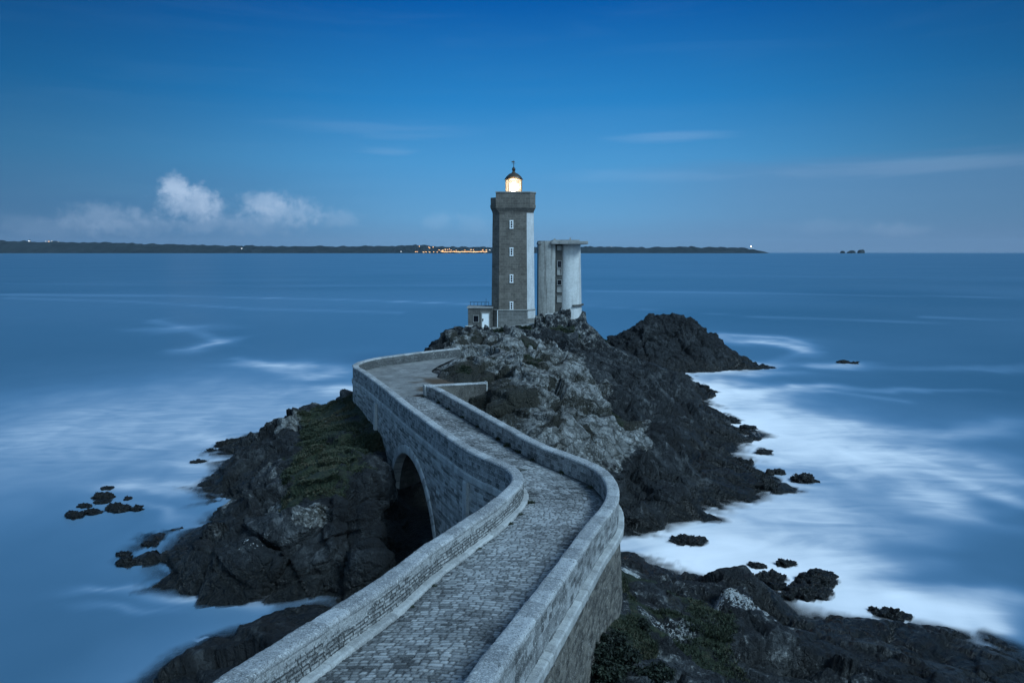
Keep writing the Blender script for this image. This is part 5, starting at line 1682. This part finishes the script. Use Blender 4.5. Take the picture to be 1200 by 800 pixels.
def house(px, py, mi, label, group, sc=1.0):
    k = (DC - 60) / FOC
    o = bpy.data.objects.new('house', HM[mi])
    COL.objects.link(o)
    o.location = ((px - 600) * k, DC - 60 + (0 if py > 294 else 40), max(2, (296.6 - py) * k - 5))
    o.scale = (sc, 1, sc)
    tag(o, label, 'house', group)
GH = 'lit houses of the town across the water'
r = random.Random(5)
for k in range(34):
    px = 518 + k * 1.58 + r.uniform(-.4, .4)
    house(px, 295.2 - (.4 if k % 3 == 0 else 0) - r.uniform(0, .5), r.choice([0, 1, 1]), 'lit waterfront house in the bright row of the far town', GH, r.uniform(.9, 1.3))
for px, py in [(490, 295), (497, 295.2), (500, 295), (504, 295.2), (509, 295), (513, 295.3), (519, 293), (522, 292.2), (525, 292.5), (527, 291.8), (529, 293), (503, 289.8), (508, 289.6), (504, 290.6), (488, 294.8), (515, 292.8), (555, 292.6), (552, 292.4), (566, 292.6), (570, 293), (492, 288.6), (535, 293.4), (545, 293)]:
    house(px, py, r.choice([0, 2, 1]), 'lit house scattered on the slope above the far waterfront', GH + ' on the slope', 1.0)
for px, py, mi, sc, lab in [(37, 282.6, 3, 1.6, 'bright white lit building alone on the crest of the far left coast'), (56.5, 282.6, 3, .8, 'first small lit building in the crest group on the far left coast'), (60, 282.8, 0, 1.0, 'orange lit building in the crest group on the far left coast'), (63.5, 282.4, 3, .8, 'white lit building ending the crest group on the far left coast'), (71, 283, 3, .6, 'faint lit building just right of the crest group on the far left coast'), (284.5, 291, 3, 1.3, 'white lit building in the middle of the far left coast'), (471, 294.6, 3, 1.1, 'white lit building on the far shore just left of the town'), (716, 288.6, 3, .6, 'small white lit building on the crest of the coast right of the towers'), (574, 292.8, 3, 1.2, 'white lit building at the right end of the far waterfront')]:
    house(px, py, mi, lab, 'lone lit buildings of the far coast', sc)
def far_light():
    k = (DC - 30) / FOC
    x = (877.5 - 600) * k; z0 = (296.3 - 289.8) * k
    T = empty('far_lighthouse', (x, DC - 30, z0 - 10), 'tiny lit lighthouse on the end of the far right coast', 'lighthouse')
    mb = MB(); mb.lathe([(7, z0 - 12), (5, z0 + 14)], (x, DC - 30, 0), 12); mb.build('tower', M['white'], T)
    mb = MB(); mb.lathe([(4, z0 + 14), (4.5, z0 + 22)], (x, DC - 30, 0), 12); mb.build('lantern', glow('far_lamp', (1, .9, .7), 14), T)
    mb = MB(); mb.lathe([(5.5, z0 + 22), (.5, z0 + 27)], (x, DC - 30, 0), 12); mb.build('dome', M['metal'], T)
    mb = MB(); mb.box((x + 26, DC - 20, z0 - 2), (26, 14, 14)); mb.build('keeper_house', M['white'], T)
far_light()

# ------------------------------------------------------------------ sky and light
W = bpy.data.worlds.new('World')
scene.world = W
W.use_nodes = True
SUN_EL, SUN_AZ = math.radians(44), math.radians(126)      # azimuth from +Y towards +X: from the right, a little behind the look-out
b = NB('sky', W.node_tree)
dirv = b.n('ShaderNodeTexCoord').outputs['Generated']
sx = b.n('ShaderNodeSeparateXYZ'); b.l(dirv, sx.inputs[0])
dx, dy, dz = sx.outputs
el = b.math('MULTIPLY', b.math('ARCSINE', dz), 180 / math.pi)
az = b.math('MULTIPLY', b.math('ARCTAN2', dx, dy), 180 / math.pi)
front = b.ramp(b.math('DIVIDE', el, 90.0, clamp=True), [(0, (.125, .30, .51)), (.03, (.112, .315, .56)), (.075, (.066, .285, .57)), (.125, (.019, .20, .50)), (.2, (.002, .095, .35)), (.36, (.004, .09, .32)), (.6, (.07, .22, .48)), (1, (.32, .60, 1.0))])
side = b.rng(b.math('ABSOLUTE', b.math('SUBTRACT', az, 2.0)), 4, 42, 1.0, .50, True)
front = b.mix(1.0, front, b.n('ShaderNodeCombineColor').outputs[0], 'MULTIPLY') if False else front
sc_ = b.n('ShaderNodeVectorMath', operation='SCALE'); b.l(front, sc_.inputs[0]); b.l(side, sc_.inputs['Scale'])
base = sc_.outputs[0]
# pale dusk glow in the half of the sky behind the look-out
bd = b.math('ADD', b.math('MULTIPLY', dx, .35), b.math('MULTIPLY', dy, -.94))
back = b.rng(bd, .05, .8, 0, 1, True)
glowc = b.ramp(b.math('DIVIDE', el, 90.0, clamp=True), [(0, (.60, .96, 1.34)), (.3, (.50, .90, 1.34)), (1, (.36, .70, 1.14))])
base = b.mix(back, base, glowc)
# clouds: soft puffs low on the left, thin bars, and a mauve bank low on the right
cv = b.n('ShaderNodeCombineXYZ'); b.l(az, cv.inputs[0]); b.l(b.math('MULTIPLY', el, 1.0), cv.inputs[1])
cn = b.noise(cv.outputs[0], .55, 7, .6, .4)
cn2 = b.noise(cv.outputs[0], 1.6, 5, .6, .3)
mp = b.n('ShaderNodeMapping'); b.l(cv.outputs[0], mp.inputs[0]); mp.inputs['Scale'].default_value = (.06, .8, 1)
cs = b.noise(mp.outputs[0], 1.0, 6, .6, .6)
def azel(px, py):
    d = Vector(sight(px, py)).normalized()
    return math.degrees(math.atan2(d.x, d.y)), math.degrees(math.asin(d.z))
def puff(px, py, rw, rh, strength, rag=1.25):
    a, e = azel(px, py)
    qa = b.math('DIVIDE', b.math('SUBTRACT', az, a), rw / FOC * 57.3 * .93)
    qe = b.math('DIVIDE', b.math('SUBTRACT', el, e), rh / FOC * 57.3)
    r2 = b.math('ADD', b.math('MULTIPLY', qa, qa), b.math('MULTIPLY', qe, qe))
    v = b.math('ADD', b.math('SUBTRACT', 1.0, b.math('POWER', r2, .5)), b.math('ADD', b.math('MULTIPLY', b.math('SUBTRACT', cn, .5), rag), b.math('MULTIPLY', b.math('SUBTRACT', cn2, .5), rag * .75)))
    return b.math('MULTIPLY', b.rng(v, .0, .85, 0, 1, True), strength)
acc = None
for p in [(207, 222, 24, 20, .62), (222, 238, 42, 24, .62), (250, 244, 22, 18, .4), (312, 236, 42, 16, .42), (335, 248, 60, 20, .34), (115, 256, 55, 20, .26), (160, 262, 60, 16, .16), (300, 262, 70, 18, .16), (395, 257, 36, 14, .15), (515, 260, 30, 14, .09), (558, 262, 30, 16, .07), (1052, 270, 42, 10, .16), (965, 266, 70, 10, .08), (60, 266, 70, 14, .12), (240, 262, 60, 14, .2)]:
    v = puff(*p)
    acc = v if acc is None else b.math('ADD', acc, b.math('MULTIPLY', v, b.math('SUBTRACT', 1.0, acc)))
for p in [(790, 160, 85, 8, .10), (420, 148, 150, 14, .05), (460, 178, 40, 6, .07), (1050, 196, 190, 11, .13), (760, 206, 110, 12, .07)]:
    a, e = azel(p[0], p[1])
    qa = b.math('DIVIDE', b.math('SUBTRACT', az, a), p[2] / FOC * 57.3)
    qe = b.math('DIVIDE', b.math('SUBTRACT', el, e), p[3] / FOC * 57.3)
    r2 = b.math('POWER', b.math('ADD', b.math('MULTIPLY', qa, qa), b.math('MULTIPLY', qe, qe)), .5)
    v = b.math('MULTIPLY', b.rng(b.math('ADD', b.math('SUBTRACT', 1.0, r2), b.math('MULTIPLY', b.math('SUBTRACT', cs, .5), 2.2)), 0, .9, 0, 1, True), p[4])
    acc = b.math('ADD', acc, v)
base = b.mix(acc, base, (.52, .66, .84))
bank = b.math('MULTIPLY', b.math('MULTIPLY', b.rng(az, 5, 22, 0, 1, True), b.rng(b.math('ADD', el, b.math('MULTIPLY', b.math('SUBTRACT', cs, .5), 3.0)), 7.2, 5.6, 0, 1, True)), .42)
base = b.mix(bank, base, (.115, .225, .40))
bankl = b.math('MULTIPLY', b.math('MULTIPLY', b.rng(az, -6, -24, 0, 1, True), b.rng(b.math('ADD', el, b.math('MULTIPLY', b.math('SUBTRACT', cs, .5), 4.0)), 7.5, 2.0, 0, 1, True)), .35)
base = b.mix(bankl, base, (.052, .14, .32))
lowb = b.rng(b.math('ADD', el, b.math('MULTIPLY', b.math('SUBTRACT', cs, .5), 1.6)), 3.0, .2, 0, .4, True)
base = b.mix(lowb, base, (.125, .225, .40))
# broad faint mottling so that the clear sky is not a bare gradient
base = b.mix(b.rng(cs, .5, .8, 0, .045), base, (.2, .36, .58))
sky = b.n('ShaderNodeTexSky', sky_type='NISHITA')
sky.sun_disc = False
sky.sun_elevation = SUN_EL * .12
sky.sun_rotation = SUN_AZ
sky.ozone_density = 6.0
tint = b.mix(1.0, sky.outputs[0], (.35, .6, 1.0), 'MULTIPLY')
bg1 = b.n('ShaderNodeBackground'); b.l(base, bg1.inputs[0]); bg1.inputs[1].default_value = .5
bg2 = b.n('ShaderNodeBackground'); b.l(tint, bg2.inputs[0]); bg2.inputs[1].default_value = .004
ad = b.n('ShaderNodeAddShader'); b.l(bg1.outputs[0], ad.inputs[0]); b.l(bg2.outputs[0], ad.inputs[1])
wo = b.n('ShaderNodeOutputWorld'); b.l(ad.outputs[0], wo.inputs[0])

sd = bpy.data.lights.new('dusk_sun', 'SUN')
sd.energy = 1.45; sd.angle = math.radians(20); sd.color = (.58, .82, 1.0)
so = bpy.data.objects.new('dusk_sun', sd); COL.objects.link(so)
dv_ = Vector((math.sin(SUN_AZ) * math.cos(SUN_EL), math.cos(SUN_AZ) * math.cos(SUN_EL), math.sin(SUN_EL)))
so.rotation_euler = dv_.to_track_quat('Z', 'Y').to_euler()
so.location = (20, -20, 60)

# ------------------------------------------------------------------ air
def haze():
    mb = MB(); mb.box((0, 0, 142), (34000, 34000, 300))
    b = NB('sea_air')
    v = b.n('ShaderNodeVolumePrincipled')
    v.inputs['Color'].default_value = (.75, .87, 1, 1)
    v.inputs['Density'].default_value = 0.8e-5
    o = b.n('ShaderNodeOutputMaterial'); b.l(v.outputs[0], o.inputs['Volume'])
    ob = mb.build('haze', b.mat)
    tag(ob, 'thin blue evening haze over the sea', 'haze', None, 'stuff')
haze()

# ------------------------------------------------------------------ camera
cd = bpy.data.cameras.new('camera')
cd.sensor_width = 36; cd.lens = 36 * FOC / 1200
cd.clip_start = .2; cd.clip_end = 60000
co_ = bpy.data.objects.new('camera', cd); COL.objects.link(co_)
co_.location = (0, 0, ZC)
co_.rotation_euler = (math.pi / 2 - TH, 0, 0)
scene.camera = co_
scene.render.engine = 'CYCLES'
scene.cycles.max_bounces = 6
scene.cycles.transparent_max_bounces = 8
scene.cycles.use_denoising = True
scene.view_settings.view_transform = 'Standard'
scene.view_settings.look = 'None'
scene.view_settings.exposure = 1.12
scene.view_settings.gamma = 1.0
